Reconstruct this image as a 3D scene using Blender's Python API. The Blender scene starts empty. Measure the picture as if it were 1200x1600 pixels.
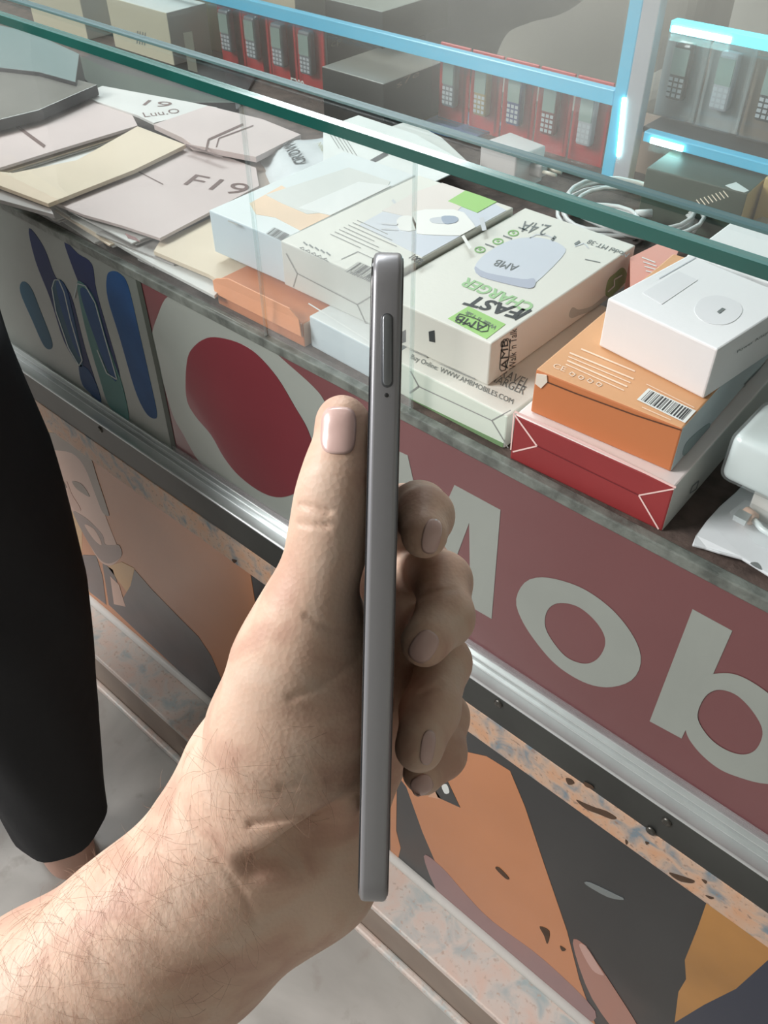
import bpy, bmesh, math, random
import numpy as np
from mathutils import Vector, Matrix
from mathutils.bvhtree import BVHTree
C = bpy.context.scene.collection
SC = bpy.context.scene
rnd = random.Random(7)

# ------------------------------------------------------------------ camera
F = 1373.4                      # focal length in pixels of the 1200 x 1600 frame
CAMZ = 1.19
R = np.array([[0.7471949, -0.45045178, 0.48866448],
              [0.66457822, 0.51300775, -0.54328524],
              [-0.00596486, 0.73069573, 0.68267721]])
CAM = np.array([0., 0., CAMZ])
cd = bpy.data.cameras.new('camera'); cam = bpy.data.objects.new('camera', cd); C.objects.link(cam)
cd.sensor_fit = 'HORIZONTAL'; cd.sensor_width = 36; cd.lens = F / 1200 * 36; cd.clip_start = .01
m4 = Matrix.Identity(4)
for i in range(3):
    for j in range(3): m4[i][j] = R[i][j]
m4[2][3] = CAMZ
cam.matrix_world = m4
SC.camera = cam
SC.view_settings.view_transform = 'Standard'; SC.view_settings.look = 'None'
SC.view_settings.gamma = 1; SC.view_settings.use_curve_mapping = False
SC.view_settings.exposure = 0.25

# ------------------------------------------------------------------ world and room lights
w = bpy.data.worlds.new('world'); SC.world = w; w.use_nodes = True
w.node_tree.nodes['Background'].inputs[0].default_value = (.78, .84, .92, 1)
w.node_tree.nodes['Background'].inputs[1].default_value = .3

def area(name, loc, size, power, col, target):
    l = bpy.data.lights.new(name, 'AREA'); l.shape = 'RECTANGLE'; l.size, l.size_y = size; l.energy = power; l.color = col
    o = bpy.data.objects.new(name, l); C.objects.link(o); o.location = loc
    o.rotation_euler = (Vector(target) - Vector(loc)).to_track_quat('-Z', 'Y').to_euler()
    return o
area('overhead_light', (-2.1, 1.1, 2.62), (1.4, .6), 40, (.93, .98, 1.0), (-1.6, .8, 0))  # ceiling tube inside the shop
area('overhead_light', (-2.2, 2.4, 2.62), (1.6, .4), 18, (.95, .98, 1.0), (-1.6, 2.4, 0))  # unseen lamp added to brighten the back wall region
area('doorway_daylight', (-2.0, -1.35, 2.3), (1.2, 1.0), 80, (1.0, .975, .955), (-.1, .1, 1.0))

# ------------------------------------------------------------------ helpers
def srgb(r, g, b):
    f = lambda c: c / 12.92 if c <= .04045 else ((c + .055) / 1.055) ** 2.4
    return (f(r / 255), f(g / 255), f(b / 255), 1)

MATS = {}
def mat(name, col, rough=.55, metal=0, var=0, scale=30, bump=0, bscale=None, coat=0, emit=0, spec=.5, sss=0, col2=None, detail=4, trans=0):
    if name in MATS: return MATS[name]
    m = bpy.data.materials.new(name); m.use_nodes = True; MATS[name] = m
    nt = m.node_tree; p = nt.nodes['Principled BSDF']
    p.inputs['Roughness'].default_value = rough; p.inputs['Metallic'].default_value = metal
    p.inputs['Specular IOR Level'].default_value = spec
    p.inputs['Coat Weight'].default_value = coat; p.inputs['Coat Roughness'].default_value = .08
    p.inputs['Base Color'].default_value = col
    if sss:
        p.inputs['Subsurface Weight'].default_value = sss; p.inputs['Subsurface Radius'].default_value = (1, .35, .2); p.inputs['Subsurface Scale'].default_value = .006
    if emit:
        p.inputs['Emission Color'].default_value = col; p.inputs['Emission Strength'].default_value = emit
    tc = nt.nodes.new('ShaderNodeTexCoord')
    if var or col2:
        n = nt.nodes.new('ShaderNodeTexNoise'); n.inputs['Scale'].default_value = scale; n.inputs['Detail'].default_value = detail
        r = nt.nodes.new('ShaderNodeValToRGB')
        c2 = col2 or tuple(max(0, c * (1 - var)) for c in col[:3]) + (1,)
        r.color_ramp.elements[0].color = c2; r.color_ramp.elements[1].color = col
        r.color_ramp.elements[0].position = .35; r.color_ramp.elements[1].position = .62
        nt.links.new(tc.outputs['Object'], n.inputs['Vector']); nt.links.new(n.outputs['Fac'], r.inputs['Fac'])
        nt.links.new(r.outputs['Color'], p.inputs['Base Color'])
    if bump:
        n = nt.nodes.new('ShaderNodeTexNoise'); n.inputs['Scale'].default_value = bscale or scale; n.inputs['Detail'].default_value = 5
        b = nt.nodes.new('ShaderNodeBump'); b.inputs['Strength'].default_value = bump; b.inputs['Distance'].default_value = .002
        nt.links.new(tc.outputs['Object'], n.inputs['Vector']); nt.links.new(n.outputs['Fac'], b.inputs['Height'])
        nt.links.new(b.outputs['Normal'], p.inputs['Normal'])
    return m

def glassy(name, tint=(1, 1, 1, 1), gloss=.9, rough=.02, dust=0.0, f0=.05, dustcol=(.8, .84, .84, 1)):
    """thin clear sheet: see-through, mirror reflection by Fresnel, a little dust"""
    if name in MATS: return MATS[name]
    m = bpy.data.materials.new(name); m.use_nodes = True; MATS[name] = m
    nt = m.node_tree; nt.nodes.clear()
    out = nt.nodes.new('ShaderNodeOutputMaterial'); t = nt.nodes.new('ShaderNodeBsdfTransparent'); t.inputs[0].default_value = tint
    g = nt.nodes.new('ShaderNodeBsdfGlossy'); g.inputs['Roughness'].default_value = rough; g.inputs['Color'].default_value = (gloss, gloss, gloss, 1)
    ge = nt.nodes.new('ShaderNodeNewGeometry'); dt = nt.nodes.new('ShaderNodeVectorMath'); dt.operation = 'DOT_PRODUCT'
    nt.links.new(ge.outputs['Normal'], dt.inputs[0]); nt.links.new(ge.outputs['Incoming'], dt.inputs[1])
    def mth(op, a, b):
        q = nt.nodes.new('ShaderNodeMath'); q.operation = op
        for i_, v_ in enumerate((a, b)):
            if v_ is None: continue
            if isinstance(v_, (int, float)): q.inputs[i_].default_value = v_
            else: nt.links.new(v_, q.inputs[i_])
        return q.outputs[0]
    om = mth('SUBTRACT', 1.0, mth('ABSOLUTE', dt.outputs['Value'], None))
    fr_out = mth('ADD', mth('MULTIPLY', mth('POWER', om, 5.0), .8), f0)
    mx = nt.nodes.new('ShaderNodeMixShader')
    nt.links.new(fr_out, mx.inputs[0]); nt.links.new(t.outputs[0], mx.inputs[1]); nt.links.new(g.outputs[0], mx.inputs[2])
    last = mx
    if dust:
        d = nt.nodes.new('ShaderNodeBsdfDiffuse'); d.inputs[0].default_value = dustcol
        tc = nt.nodes.new('ShaderNodeTexCoord'); n = nt.nodes.new('ShaderNodeTexNoise'); n.inputs['Scale'].default_value = 9
        n.inputs['Detail'].default_value = 6
        mr = nt.nodes.new('ShaderNodeMapRange'); mr.inputs['From Min'].default_value = .3; mr.inputs['From Max'].default_value = .75
        mr.inputs['To Min'].default_value = dust * .4; mr.inputs['To Max'].default_value = dust * 1.5
        nt.links.new(tc.outputs['Object'], n.inputs['Vector']); nt.links.new(n.outputs['Fac'], mr.inputs['Value'])
        m2 = nt.nodes.new('ShaderNodeMixShader'); nt.links.new(mr.outputs[0], m2.inputs[0])
        nt.links.new(mx.outputs[0], m2.inputs[1]); nt.links.new(d.outputs[0], m2.inputs[2]); last = m2
    nt.links.new(last.outputs[0], out.inputs['Surface'])
    return m

def marble(name, a, b, c, scale=9, rough=.4, fleck=(.05, .04, .04, 1), spec=.5, chips=.0):
    if name in MATS: return MATS[name]
    m = bpy.data.materials.new(name); m.use_nodes = True; MATS[name] = m
    nt = m.node_tree; p = nt.nodes['Principled BSDF']; p.inputs['Roughness'].default_value = rough
    p.inputs['Specular IOR Level'].default_value = spec
    tc = nt.nodes.new('ShaderNodeTexCoord')
    n = nt.nodes.new('ShaderNodeTexNoise'); n.inputs['Scale'].default_value = scale; n.inputs['Detail'].default_value = 8; n.inputs['Distortion'].default_value = .6
    r = nt.nodes.new('ShaderNodeValToRGB'); e = r.color_ramp.elements
    e[0].position = .32; e[0].color = a; e[1].position = .68; e[1].color = c
    k = e.new(.5); k.color = b
    n2 = nt.nodes.new('ShaderNodeTexNoise'); n2.inputs['Scale'].default_value = scale * 5; n2.inputs['Detail'].default_value = 6
    r2 = nt.nodes.new('ShaderNodeValToRGB'); r2.color_ramp.elements[0].position = .3; r2.color_ramp.elements[1].position = .42
    r2.color_ramp.elements[0].color = (1, 1, 1, 1); r2.color_ramp.elements[1].color = (0, 0, 0, 1)
    mx = nt.nodes.new('ShaderNodeMix'); mx.data_type = 'RGBA'; mx.inputs[7].default_value = fleck
    nt.links.new(tc.outputs['Object'], n.inputs['Vector']); nt.links.new(tc.outputs['Object'], n2.inputs['Vector'])
    nt.links.new(n.outputs['Fac'], r.inputs['Fac']); nt.links.new(n2.outputs['Fac'], r2.inputs['Fac'])
    nt.links.new(r2.outputs['Color'], mx.inputs[0]); nt.links.new(r.outputs['Color'], mx.inputs[6])
    nt.links.new(mx.outputs[2], p.inputs['Base Color'])
    return m

def ray(p):
    v = np.array([p[0] - 600., -(p[1] - 800.), -F]); v /= np.linalg.norm(v); return R @ v
def atz(p, z):                                   # photo point -> place on the horizontal plane at height z
    d = ray(p); return CAM + d * ((z - CAMZ) / d[2])
def aty(p, y):
    d = ray(p); return CAM + d * (y / d[1])
def onp(p, P0, N):
    d = ray(p); P0 = np.array(P0, float); N = np.array(N, float); return CAM + d * (((P0 - CAM) @ N) / (d @ N))
def cp(px, py, dep):                             # photo point at a given distance in front of the camera
    return CAM + R @ np.array([(px - 600) / F * dep, -(py - 800) / F * dep, -dep])

def tag(o, label=None, cat=None, group=None, kind=None):
    if label: o['label'] = label
    if cat: o['category'] = cat
    if group: o['group'] = group
    if kind: o['kind'] = kind
    return o
def thing(name, loc, label, cat, group=None):
    o = bpy.data.objects.new(name, None); C.objects.link(o); o.location = loc; o.empty_display_size = .02
    tag(o, label, cat, group); return o
def wloc(o):
    v = Vector((0, 0, 0))
    while o: v += o.location; o = o.parent
    return v
def obj(name, verts, faces, m, parent=None, smooth=False, loc=None, fm=None):
    """verts in world coordinates; becomes one mesh object"""
    V = np.array([tuple(v) for v in verts], float)
    base = wloc(parent) if parent else Vector(loc if loc is not None else ((V[:, 0].min() + V[:, 0].max()) / 2, (V[:, 1].min() + V[:, 1].max()) / 2, V[:, 2].min()))
    me = bpy.data.meshes.new(name); me.from_pydata((V - np.array(base)).tolist(), [], [list(f) for f in faces])
    for k in (m if isinstance(m, (list, tuple)) else [m]): me.materials.append(k)
    if fm: me.polygons.foreach_set('material_index', fm)
    if smooth: me.polygons.foreach_set('use_smooth', [True] * len(me.polygons))
    bm = bmesh.new(); bm.from_mesh(me)
    bmesh.ops.recalc_face_normals(bm, faces=bm.faces)
    bm.to_mesh(me); bm.free(); me.update()
    o = bpy.data.objects.new(name, me); C.objects.link(o)
    if parent: o.parent = parent
    else: o.location = base
    return o
def bevel(o, wd=.0008, seg=2):
    b = o.modifiers.new('bevel', 'BEVEL'); b.width = wd; b.segments = seg; b.limit_method = 'ANGLE'; b.angle_limit = .6; b.harden_normals = False
    return o
def boxv(a, b):
    x0, y0, z0 = a; x1, y1, z1 = b
    return [(x0, y0, z0), (x1, y0, z0), (x1, y1, z0), (x0, y1, z0), (x0, y0, z1), (x1, y0, z1), (x1, y1, z1), (x0, y1, z1)]
BF = [(0, 3, 2, 1), (4, 5, 6, 7), (0, 1, 5, 4), (1, 2, 6, 5), (2, 3, 7, 6), (3, 0, 4, 7)]   # bottom top front right back left
def box(name, a, b, m, parent=None, bv=.001, fm=None):
    o = obj(name, boxv(a, b), BF, m, parent, fm=fm)
    if bv: bevel(o, bv)
    return o
def prism(name, top, dz, m, parent=None, bv=0, fm=None, **k):     # polygon swept straight down by dz
    n = len(top); V = [tuple(t) for t in top] + [(t[0], t[1], t[2] - dz) for t in top]
    Fc = [tuple(range(n)), tuple(range(2 * n - 1, n - 1, -1))] + [(i, (i + 1) % n, n + (i + 1) % n, n + i) for i in range(n)]
    o = obj(name, V, Fc, m, parent, fm=fm, **k)
    if bv: bevel(o, bv)
    return o
def smoothpoly(P, n=6):
    P = [np.array(p, float) for p in P]; out = []; N = len(P)
    for i in range(N):
        p0, p1, p2, p3 = P[i - 1], P[i], P[(i + 1) % N], P[(i + 2) % N]
        for t in np.arange(n) / n:
            out.append(.5 * ((2 * p1) + (-p0 + p2) * t + (2 * p0 - 5 * p1 + 4 * p2 - p3) * t * t + (-p0 + 3 * p1 - 3 * p2 + p3) * t ** 3))
    return out
def flat(name, px, P0, N, m, parent, off=.0003, sm=0, thick=.0001, label=None):
    """a thin printed patch lying on the plane through P0 with outward normal N"""
    pts = smoothpoly(px, sm) if sm else px
    N = np.array(N, float); N /= np.linalg.norm(N)
    top = [onp(p, np.array(P0) + N * off, N) for p in pts]; n = len(top)
    V = top + [t - N * (off * .9) for t in top]
    o = obj(name, V, [tuple(range(n))] + [(i, (i + 1) % n, n + (i + 1) % n, n + i) for i in range(n)], m, parent)
    if label: o['label'] = label
    return o
def ringflat(name, outer, inner, P0, N, m, parent, off=.0003, sm=6):
    N = np.array(N, float); k = 72
    def resample(P, c):
        P = smoothpoly(P, sm); A = [math.atan2(p[1] - c[1], p[0] - c[0]) for p in P]; out = []
        L = sorted(zip(A, [tuple(p) for p in P]))
        aa = [l[0] for l in L]; xs = [l[1][0] for l in L]; ys = [l[1][1] for l in L]
        for t in np.linspace(-math.pi, math.pi, k, endpoint=False):
            out.append((np.interp(t, aa, xs, period=2 * math.pi), np.interp(t, aa, ys, period=2 * math.pi)))
        return out
    c = np.mean(np.array(inner, float), axis=0)
    O = resample(outer, c); I = resample(inner, c)
    V = [onp(p, np.array(P0) + N * off, N) for p in O + I]
    return obj(name, V, [(i, (i + 1) % k, k + (i + 1) % k, k + i) for i in range(k)], m, parent)
def line(name, px, wpx, P0, N, m, parent, off=.0003):
    """thin printed line"""
    V = []; Fc = []
    N = np.array(N, float)
    for a, b in zip(px[:-1], px[1:]):
        a = np.array(a, float); b = np.array(b, float); d = (b - a); d /= np.linalg.norm(d); nn = np.array([-d[1], d[0]]) * wpx / 2
        s = len(V); V += [onp(q, np.array(P0) + N * off, N) for q in (a - nn, b - nn, b + nn, a + nn)]; Fc.append((s, s + 1, s + 2, s + 3))
    return obj(name, V, Fc, m, parent)
def text_data(body, bold=0, shear=0):
    cu = bpy.data.curves.new('t', 'FONT'); cu.body = body; cu.size = 1; cu.offset = bold; cu.shear = shear; cu.resolution_u = 3
    to = bpy.data.objects.new('t', cu); C.objects.link(to)
    dg = bpy.context.evaluated_depsgraph_get()
    me = bpy.data.meshes.new_from_object(to.evaluated_get(dg))
    bpy.data.objects.remove(to); bpy.data.curves.remove(cu)
    V = np.array([v.co[:2] for v in me.vertices]); Fc = [tuple(p.vertices) for p in me.polygons]
    bpy.data.meshes.remove(me)
    V = (V - V.min(0)) / (V.max(0) - V.min(0)); return V, Fc
def text(body, p0, p1, p2, P0, N, m, parent, bold=0, name='printed_text', off=.0003, label=None, shear=0):
    """lettering: p0 lower left, p1 lower right, p2 upper left (photo points on the face)"""
    V, Fc = text_data(body, bold, shear); N = np.array(N, float)
    a, b, c = [onp(q, np.array(P0) + N * off, N) for q in (p0, p1, p2)]
    o = obj(name, [a + (b - a) * v[0] + (c - a) * v[1] for v in V], Fc, m, parent)
    if label: o['label'] = label
    return o
def barcode(p0, p1, p2, P0, N, parent, n=26, label=None, back=True):
    N = np.array(N, float); rr = random.Random(3)
    a, b, c = [onp(q, np.array(P0) + N * .0003, N) for q in (p0, p1, p2)]
    st = parent
    if back:
        e = (b - a) * .07; g = (c - a) * .1
        q = [a - e - g, b + e - g, b + e + (c - a) + g, a - e + c - a + g]
        st = obj('barcode_sticker', q, [(0, 1, 2, 3)], M_paper, parent)
    V = []; Fc = []; x = 0
    while x < 1:
        wd = rr.choice([.012, .012, .025, .04]); s = len(V)
        V += [a + (b - a) * t + (c - a) * u + N * .0001 for t, u in ((x, 0), (min(1, x + wd), 0), (min(1, x + wd), 1), (x, 1))]
        Fc.append((s, s + 1, s + 2, s + 3)); x += wd + rr.choice([.012, .02, .03])
    return obj('barcode', V, Fc, M_ink, st)
def tube(path, rad, n=8, caps=True):
    P = [np.array(p, float) for p in path]; V = []; Fc = []
    rads = rad if isinstance(rad, (list, tuple)) else [rad] * len(P)
    up = np.array([0, 0, 1.]); prev = None
    for i, p in enumerate(P):
        t = P[min(i + 1, len(P) - 1)] - P[max(i - 1, 0)]; t /= np.linalg.norm(t) + 1e-12
        if prev is None:
            a = np.cross(t, up);
            if np.linalg.norm(a) < 1e-3: a = np.cross(t, [1, 0, 0])
        else: a = prev - t * (prev @ t)
        a /= np.linalg.norm(a); b = np.cross(t, a); prev = a
        for k in range(n):
            q = 2 * math.pi * k / n; V.append(p + (a * math.cos(q) + b * math.sin(q)) * rads[i])
    for i in range(len(P) - 1):
        for k in range(n): Fc.append((i * n + k, i * n + (k + 1) % n, (i + 1) * n + (k + 1) % n, (i + 1) * n + k))
    if caps: Fc += [tuple(range(n))[::-1], tuple(range((len(P) - 1) * n, len(P) * n))]
    return V, Fc

M_paper = mat('white_paper', srgb(226, 230, 228), .6, var=.04, scale=40)
M_ink = mat('dark_ink', srgb(52, 56, 58), .5)
M_grey_ink = mat('grey_ink', srgb(120, 126, 126), .5)
M_green_ink = mat('green_ink', srgb(140, 190, 120), .5)
UP = (0, 0, 1); FR = (0, -1, 0)

# ------------------------------------------------------------------ the place: levels
YF = .40                       # front plane of the counter
ZG = CAMZ - .204               # underside of the top glass
ZS = CAMZ - .388               # shelf the boxes lie on
ZT = CAMZ - 1.535 * .4 - .0    # top of the metal channel
YT = -(ZT - CAMZ) / 1.6        # its outer edge
ZT2 = CAMZ - 1.70 * YT         # its lower edge
ZGR = CAMZ - 1.81 * .383       # lower edge of stone band
YP = .388                      # poster plane
ZL = CAMZ - 2.79 * YP          # step ledge
YL = -(ZL - CAMZ) / 3.28
X0, X1 = -2.6, 1.2

M_floor = marble('grey_marble_tile', srgb(150, 146, 142), srgb(174, 171, 166), srgb(196, 193, 188), 5, .35, srgb(160, 154, 148))
M_ledge = marble('pale_marble', srgb(176, 188, 190), srgb(216, 207, 200), srgb(222, 198, 186), 34, .35, srgb(196, 176, 164))
M_granite = marble('pink_speckled_stone', srgb(120, 136, 146), srgb(200, 170, 148), srgb(206, 158, 124), 48, .4, srgb(150, 122, 106))
M_wall = mat('painted_wall', srgb(206, 204, 196), .8, var=.08, scale=3)
M_ceil = mat('ceiling_paint', srgb(176, 176, 172), .9)
M_riser = mat('brown_stone_riser', srgb(150, 134, 122), .5, var=.15, scale=12)
M_shelf = mat('worn_brown_board', srgb(92, 78, 72), .85, var=.45, scale=60, bump=.5, bscale=200)
M_alu = mat('brushed_aluminium', srgb(214, 220, 220), .3, .75, var=.1, scale=25)
M_aludark = mat('dull_dark_metal', srgb(74, 76, 74), .42, .5, var=.35, scale=9)
M_gedge = mat('green_glass_edge', srgb(34, 92, 84), .12, var=.25, scale=8, coat=.6)
M_gchamf = mat('pale_glass_chamfer', srgb(96, 136, 134), .15, coat=.6)
M_glass = glassy('clear_glass', (.95, .98, .97, 1), .95, .01, .008, f0=.025)
M_pane = glassy('dusty_glass', (.95, .97, .96, 1), .8, .03, .10)
M_pane2 = glassy('reflection_haze_glass', (.95, .97, .96, 1), .8, .05, .2)

def struct(o): o['kind'] = 'structure'; return o
struct(box('floor', (-4, -2.2, -.05), (3, 3.6, 0), M_floor, bv=0))
struct(box('ceiling', (-4, -2.2, 2.7), (3, 3.6, 2.75), M_ceil, bv=0))
struct(box('wall_back', (-4, 3.2, 0), (3, 3.3, 2.7), M_wall, bv=0))
struct(box('wall_light_blocker', (-.5, -2.3, 0), (3, -2.2, 2.7), M_wall, bv=0))  # unseen wall added to block light from the right
struct(box('wall_left', (-4.1, -2.2, 0), (-4, 3.3, 2.7), M_wall, bv=0))
struct(box('wall_right', (3, -2.2, 0), (3.1, 3.3, 2.7), M_wall, bv=0))
struct(box('trim_1', (X0, YL, 0), (X1, YL + .01, ZL - .012), M_riser, bv=0))
struct(box('trim_2', (X0, YL - .004, ZL - .012), (X1, YP + .02, ZL), M_ledge, bv=.002))
struct(box('trim_3', (X0, YL + .002 - .012, 0), (X1, YL, .012), M_ledge, bv=.003))

# ------------------------------------------------------------------ counter
ct = thing('display_counter', (-.4, .62, 0), 'long shop display counter with stone band, metal channel and brown shelf ledge', 'counter')
box('cabinet_body', (X0, YP + .02, ZL), (X1, .98, ZT2 - .002), mat('cabinet_board', srgb(120, 110, 100), .7), ct, 0)
box('shelf_board', (X0, YF + .006, ZS - .012), (X1, 1.02, ZS), M_shelf, ct, .001)
box('cabinet_back_panel', (X0, .99, ZL), (X1, 1.005, ZS - .012), mat('cabinet_board', None), ct, 0)
# stone band with a rough face
box('stone_band', (X0, .383, ZGR), (X1, YP + .02, ZT2), M_granite, ct, .001)
# rounded white bead under the posters
V, Fc = tube([(X0, YP - .001, ZL + .008), (X1, YP - .001, ZL + .008)], .0075, 14)
obj('white_bead', V, Fc, mat('white_bead', srgb(214, 212, 208), .4), ct, True)
# metal channel: L profile with two ribs
prof = [(YF + .004, ZT + .014), (YF - .001, ZT + .014), (YF - .0015, ZT + .006), (YF - .004, ZT + .006), (YF - .0045, ZT), (YT + .001, ZT - .0005), (YT, ZT - .002),
        (YT, ZT2), (YT + .002, ZT2), (YF + .004, ZT2)]
n = len(prof); V = [(X0, a, b) for a, b in prof] + [(X1, a, b) for a, b in prof]
obj('metal_channel', V, [(i, (i + 1) % n, n + (i + 1) % n, n + i) for i in range(n)] + [tuple(range(n)), tuple(range(n, 2 * n))], [M_alu, M_aludark], ct,
    fm=[0, 0, 0, 0, 0, 0, 1, 1, 1, 0, 0, 0])
V, Fc = tube([(X0, YT + .0006, ZT - .0004), (X1, YT + .0006, ZT - .0004)], .0011, 8)
M_pol = mat('highlight_metal', srgb(240, 244, 246), .3, .6)
obj('bright_rim', V, Fc, M_pol, ct, True)  # pale tube added as a bright highlight along the channel edge
for dy, dz in ((-.0045, .0006), (-.0015, .0066), (-.001, .0142)):
    V, Fc = tube([(X0, YF + dy, ZT + dz), (X1, YF + dy, ZT + dz)], .0005, 6); obj('channel_rib', V, Fc, M_pol, ct, True)
def screw(p, y):
    c = aty(p, y); V = []; Fc = []
    for r, dy in ((.0042, 0), (.004, -.0012), (.0022, -.0019), (.0008, -.0012)):
        V += [(c[0] + r * math.cos(a), y + dy, c[2] + r * math.sin(a)) for a in np.linspace(0, 2 * math.pi, 12, endpoint=False)]
    for i in range(3): Fc += [(i * 12 + k, i * 12 + (k + 1) % 12, (i + 1) * 12 + (k + 1) % 12, (i + 1) * 12 + k) for k in range(12)]
    Fc.append(tuple(range(36, 48)))
    obj('screw', V, Fc, mat('dark_screw', srgb(90, 88, 84), .35, .8), ct, True)
screw((779, 1099), YT); screw((1042, 1284), YT); screw((1017, 1298), .383); screw((157, 671), YT)
chip = mat('exposed_brown_board', srgb(84, 62, 46), .8, var=.3, scale=80)
for poly in ([(884, 1216), (893, 1218), (897, 1224), (888, 1226)], [(912, 1222), (925, 1228), (927, 1233), (915, 1229)],
             [(900, 1250), (915, 1256), (930, 1262), (948, 1268), (963, 1278), (955, 1280), (935, 1272), (915, 1264)],
             [(1045, 1364), (1062, 1368), (1084, 1376), (1080, 1380), (1060, 1376)], [(1096, 1374), (1104, 1377), (1102, 1381)], [(1102, 1399), (1115, 1403), (1110, 1405)],
             [(1008, 1315), (1014, 1317), (1010, 1320)], [(977, 1312), (981, 1316), (978, 1320)], [(362, 874), (370, 876), (366, 880)]):
    flat('stone_chip', poly, (0, .383, 0), FR, chip, ct, .0004, sm=4)
# ledge edge strip: dirty glass lip in front of the shelf board
box('ledge_lip', (X0, YF - .002, ZS - .008), (X1, YF + .006, ZS + .001), mat('grimy_lip', srgb(118, 124, 118), .4, var=.5, scale=70, bump=.5, bscale=150), ct, .001)
# rear partition: post and rails lit in blue
M_led = mat('cyan_led', (.12, .75, .9, 1), .4, emit=1.3)
M_led2 = mat('bright_led', (.5, 1, 1, 1), .4, emit=16)
M_frost = mat('blue_acrylic', (.08, .45, .68, 1), .25, emit=.25)
M_post = mat('clear_acrylic_post', srgb(186, 186, 196), .25, coat=.4)
YB = .85
def bx_px(name, p, q, th, m, parent, y=YB):      # upright bar on plane y between two photo points
    a, b = aty(p, y), aty(q, y); d = b - a; d /= np.linalg.norm(d); nn = np.cross(d, [0, 1, 0]); nn *= th / 2
    V = [a - nn, b - nn, b + nn, a + nn]; V += [v + np.array([0, .012, 0]) for v in V]
    return bevel(obj(name, V, [(0, 1, 2, 3), (7, 6, 5, 4), (0, 4, 5, 1), (1, 5, 6, 2), (2, 6, 7, 3), (3, 7, 4, 0)], m, parent), .001)
pt = thing('glass_partition', (-.5, YB, ZS), 'upright partition frame with cyan lit post and rails inside the display case', 'partition')
a = aty((945, 300), YB)
xp = a[0]
box('post', (xp - .008, YB, ZS), (xp + .006, YB + .012, ZG), M_frost, pt, .001)
box('clear_post', (xp + .006, YB, ZS), (xp + .024, YB + .014, ZG), M_post, pt, .001)
bx_px('lit_strip', (974, 153), (965, 245), .004, M_led2, pt, YB - .002)
zr = aty((900, 138), YB)[2]
box('rail', (-1.7, YB, zr - .008), (xp - .008, YB + .01, zr + .007), M_frost, pt, .001)
for p, q, e0, e1 in (((1048, 35), (1300, 72), (1052, 38), (1145, 52)), ((1006, 208), (1300, 300), (1018, 216), (1068, 230))):
    z = aty(p, YB)[2]; x = aty(p, YB)[0]
    s = box('led_rail', (x, YB, z - .008), (X1, YB + .012, z + .002), M_led if p[1] < 100 else M_frost, pt, .001)
    x0, x1 = aty(e0, YB)[0], aty(e1, YB)[0]
    box('lit_strip', (x0, YB - .002, z - .007), (x1, YB, z - .002), M_led2, s, 0)
zm = aty((1006, 208), YB)[2]
box('inner_shelf', (xp + .024, YB + .012, zm - .004), (X1, 1.02, zm + .002), mat('dark_shelf', srgb(60, 60, 62), .5), pt, .001)

# top glass: thick green-edged sheet and a second sheet lying further back
def sheet_glass(name, y0, z0, th, label, me, mc):
    g = thing(name, (-.4, y0, z0), label, 'countertop')
    obj('glass_sheet', [(X0, y0 + .0005, z0 + th), (X1, y0 + .0005, z0 + th), (X1, 1.03, z0 + th), (X0, 1.03, z0 + th)], [(0, 1, 2, 3)], M_glass if th > .005 else glassy('thin_clear_glass', (.97, .99, .99, 1), .8, .01, .006, f0=.015), g)
    e = box('polished_edge', (X0, y0, z0), (X1, y0 + .003, z0 + th - .0012), me, g, .0003)
    v = [(X0, y0, z0 + th - .0012), (X1, y0, z0 + th - .0012), (X1, y0 + .0045, z0 + th + .0002), (X0, y0 + .0045, z0 + th + .0002)]
    obj('edge_chamfer', v, [(0, 1, 2, 3)], mc, e)
sheet_glass('glass_countertop', YF, ZG, .0085, 'thick green edged glass top of the counter above the boxes', M_gedge, M_gchamf)
sheet_glass('glass_sheet', YF + .026, ZG + .009, .003, 'thinner glass sheet lying on the green edged counter top', mat('dim_glass_edge', srgb(84, 112, 112), .2), mat('dim_glass_chamfer', srgb(84, 112, 116), .4, spec=.2))

# front panes over the left part
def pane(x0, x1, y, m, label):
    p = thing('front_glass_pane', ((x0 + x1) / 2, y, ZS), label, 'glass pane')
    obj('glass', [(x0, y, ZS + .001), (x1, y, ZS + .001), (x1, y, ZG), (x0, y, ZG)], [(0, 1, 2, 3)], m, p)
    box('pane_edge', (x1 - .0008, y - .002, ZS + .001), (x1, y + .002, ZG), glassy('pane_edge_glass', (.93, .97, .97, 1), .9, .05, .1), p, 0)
pane(X0, -.49, YF + .003, M_pane, 'dusty upright front glass pane covering the paper sleeves at left')
pane(-.49, -.336, YF + .0045, M_pane2, 'narrow front glass strip with painted reflection haze over the white boxes beside the phone')  # added strip; its milky mix paints in the haze of a reflection

# ------------------------------------------------------------------ sign board with big letters
M_maroon = mat('maroon_print', srgb(116, 70, 72), .3, var=.10, scale=6, coat=.35)
M_maroon2 = mat('deep_red_print', srgb(118, 48, 56), .3, var=.15, scale=5, coat=.35)
M_letter = mat('pale_grey_print', srgb(150, 156, 150), .35, var=.05, scale=14, coat=.3)
YS = YF + .001
xs = aty((241, 560), YF)[0]
sg = thing('sign_board', (-.2, YF, ZT + .014), 'maroon shop sign board with pale Mob lettering and a large O', 'sign')
box('board', (xs + .001, YS, ZT + .006), (X1, YS + .005, ZS - .008), M_maroon, sg, 0)
PS = (0, YS, 0)
def letter(n): return n
Mpoly = [(585, 688), (637, 712), (668, 850), (710, 758), (782, 797), (768, 967), (735, 948), (733, 817), (700, 905), (640, 870), (618, 770), (612, 890), (575, 870)]
flat('printed_letter', Mpoly, PS, FR, M_letter, sg, label='pale letter M')
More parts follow.
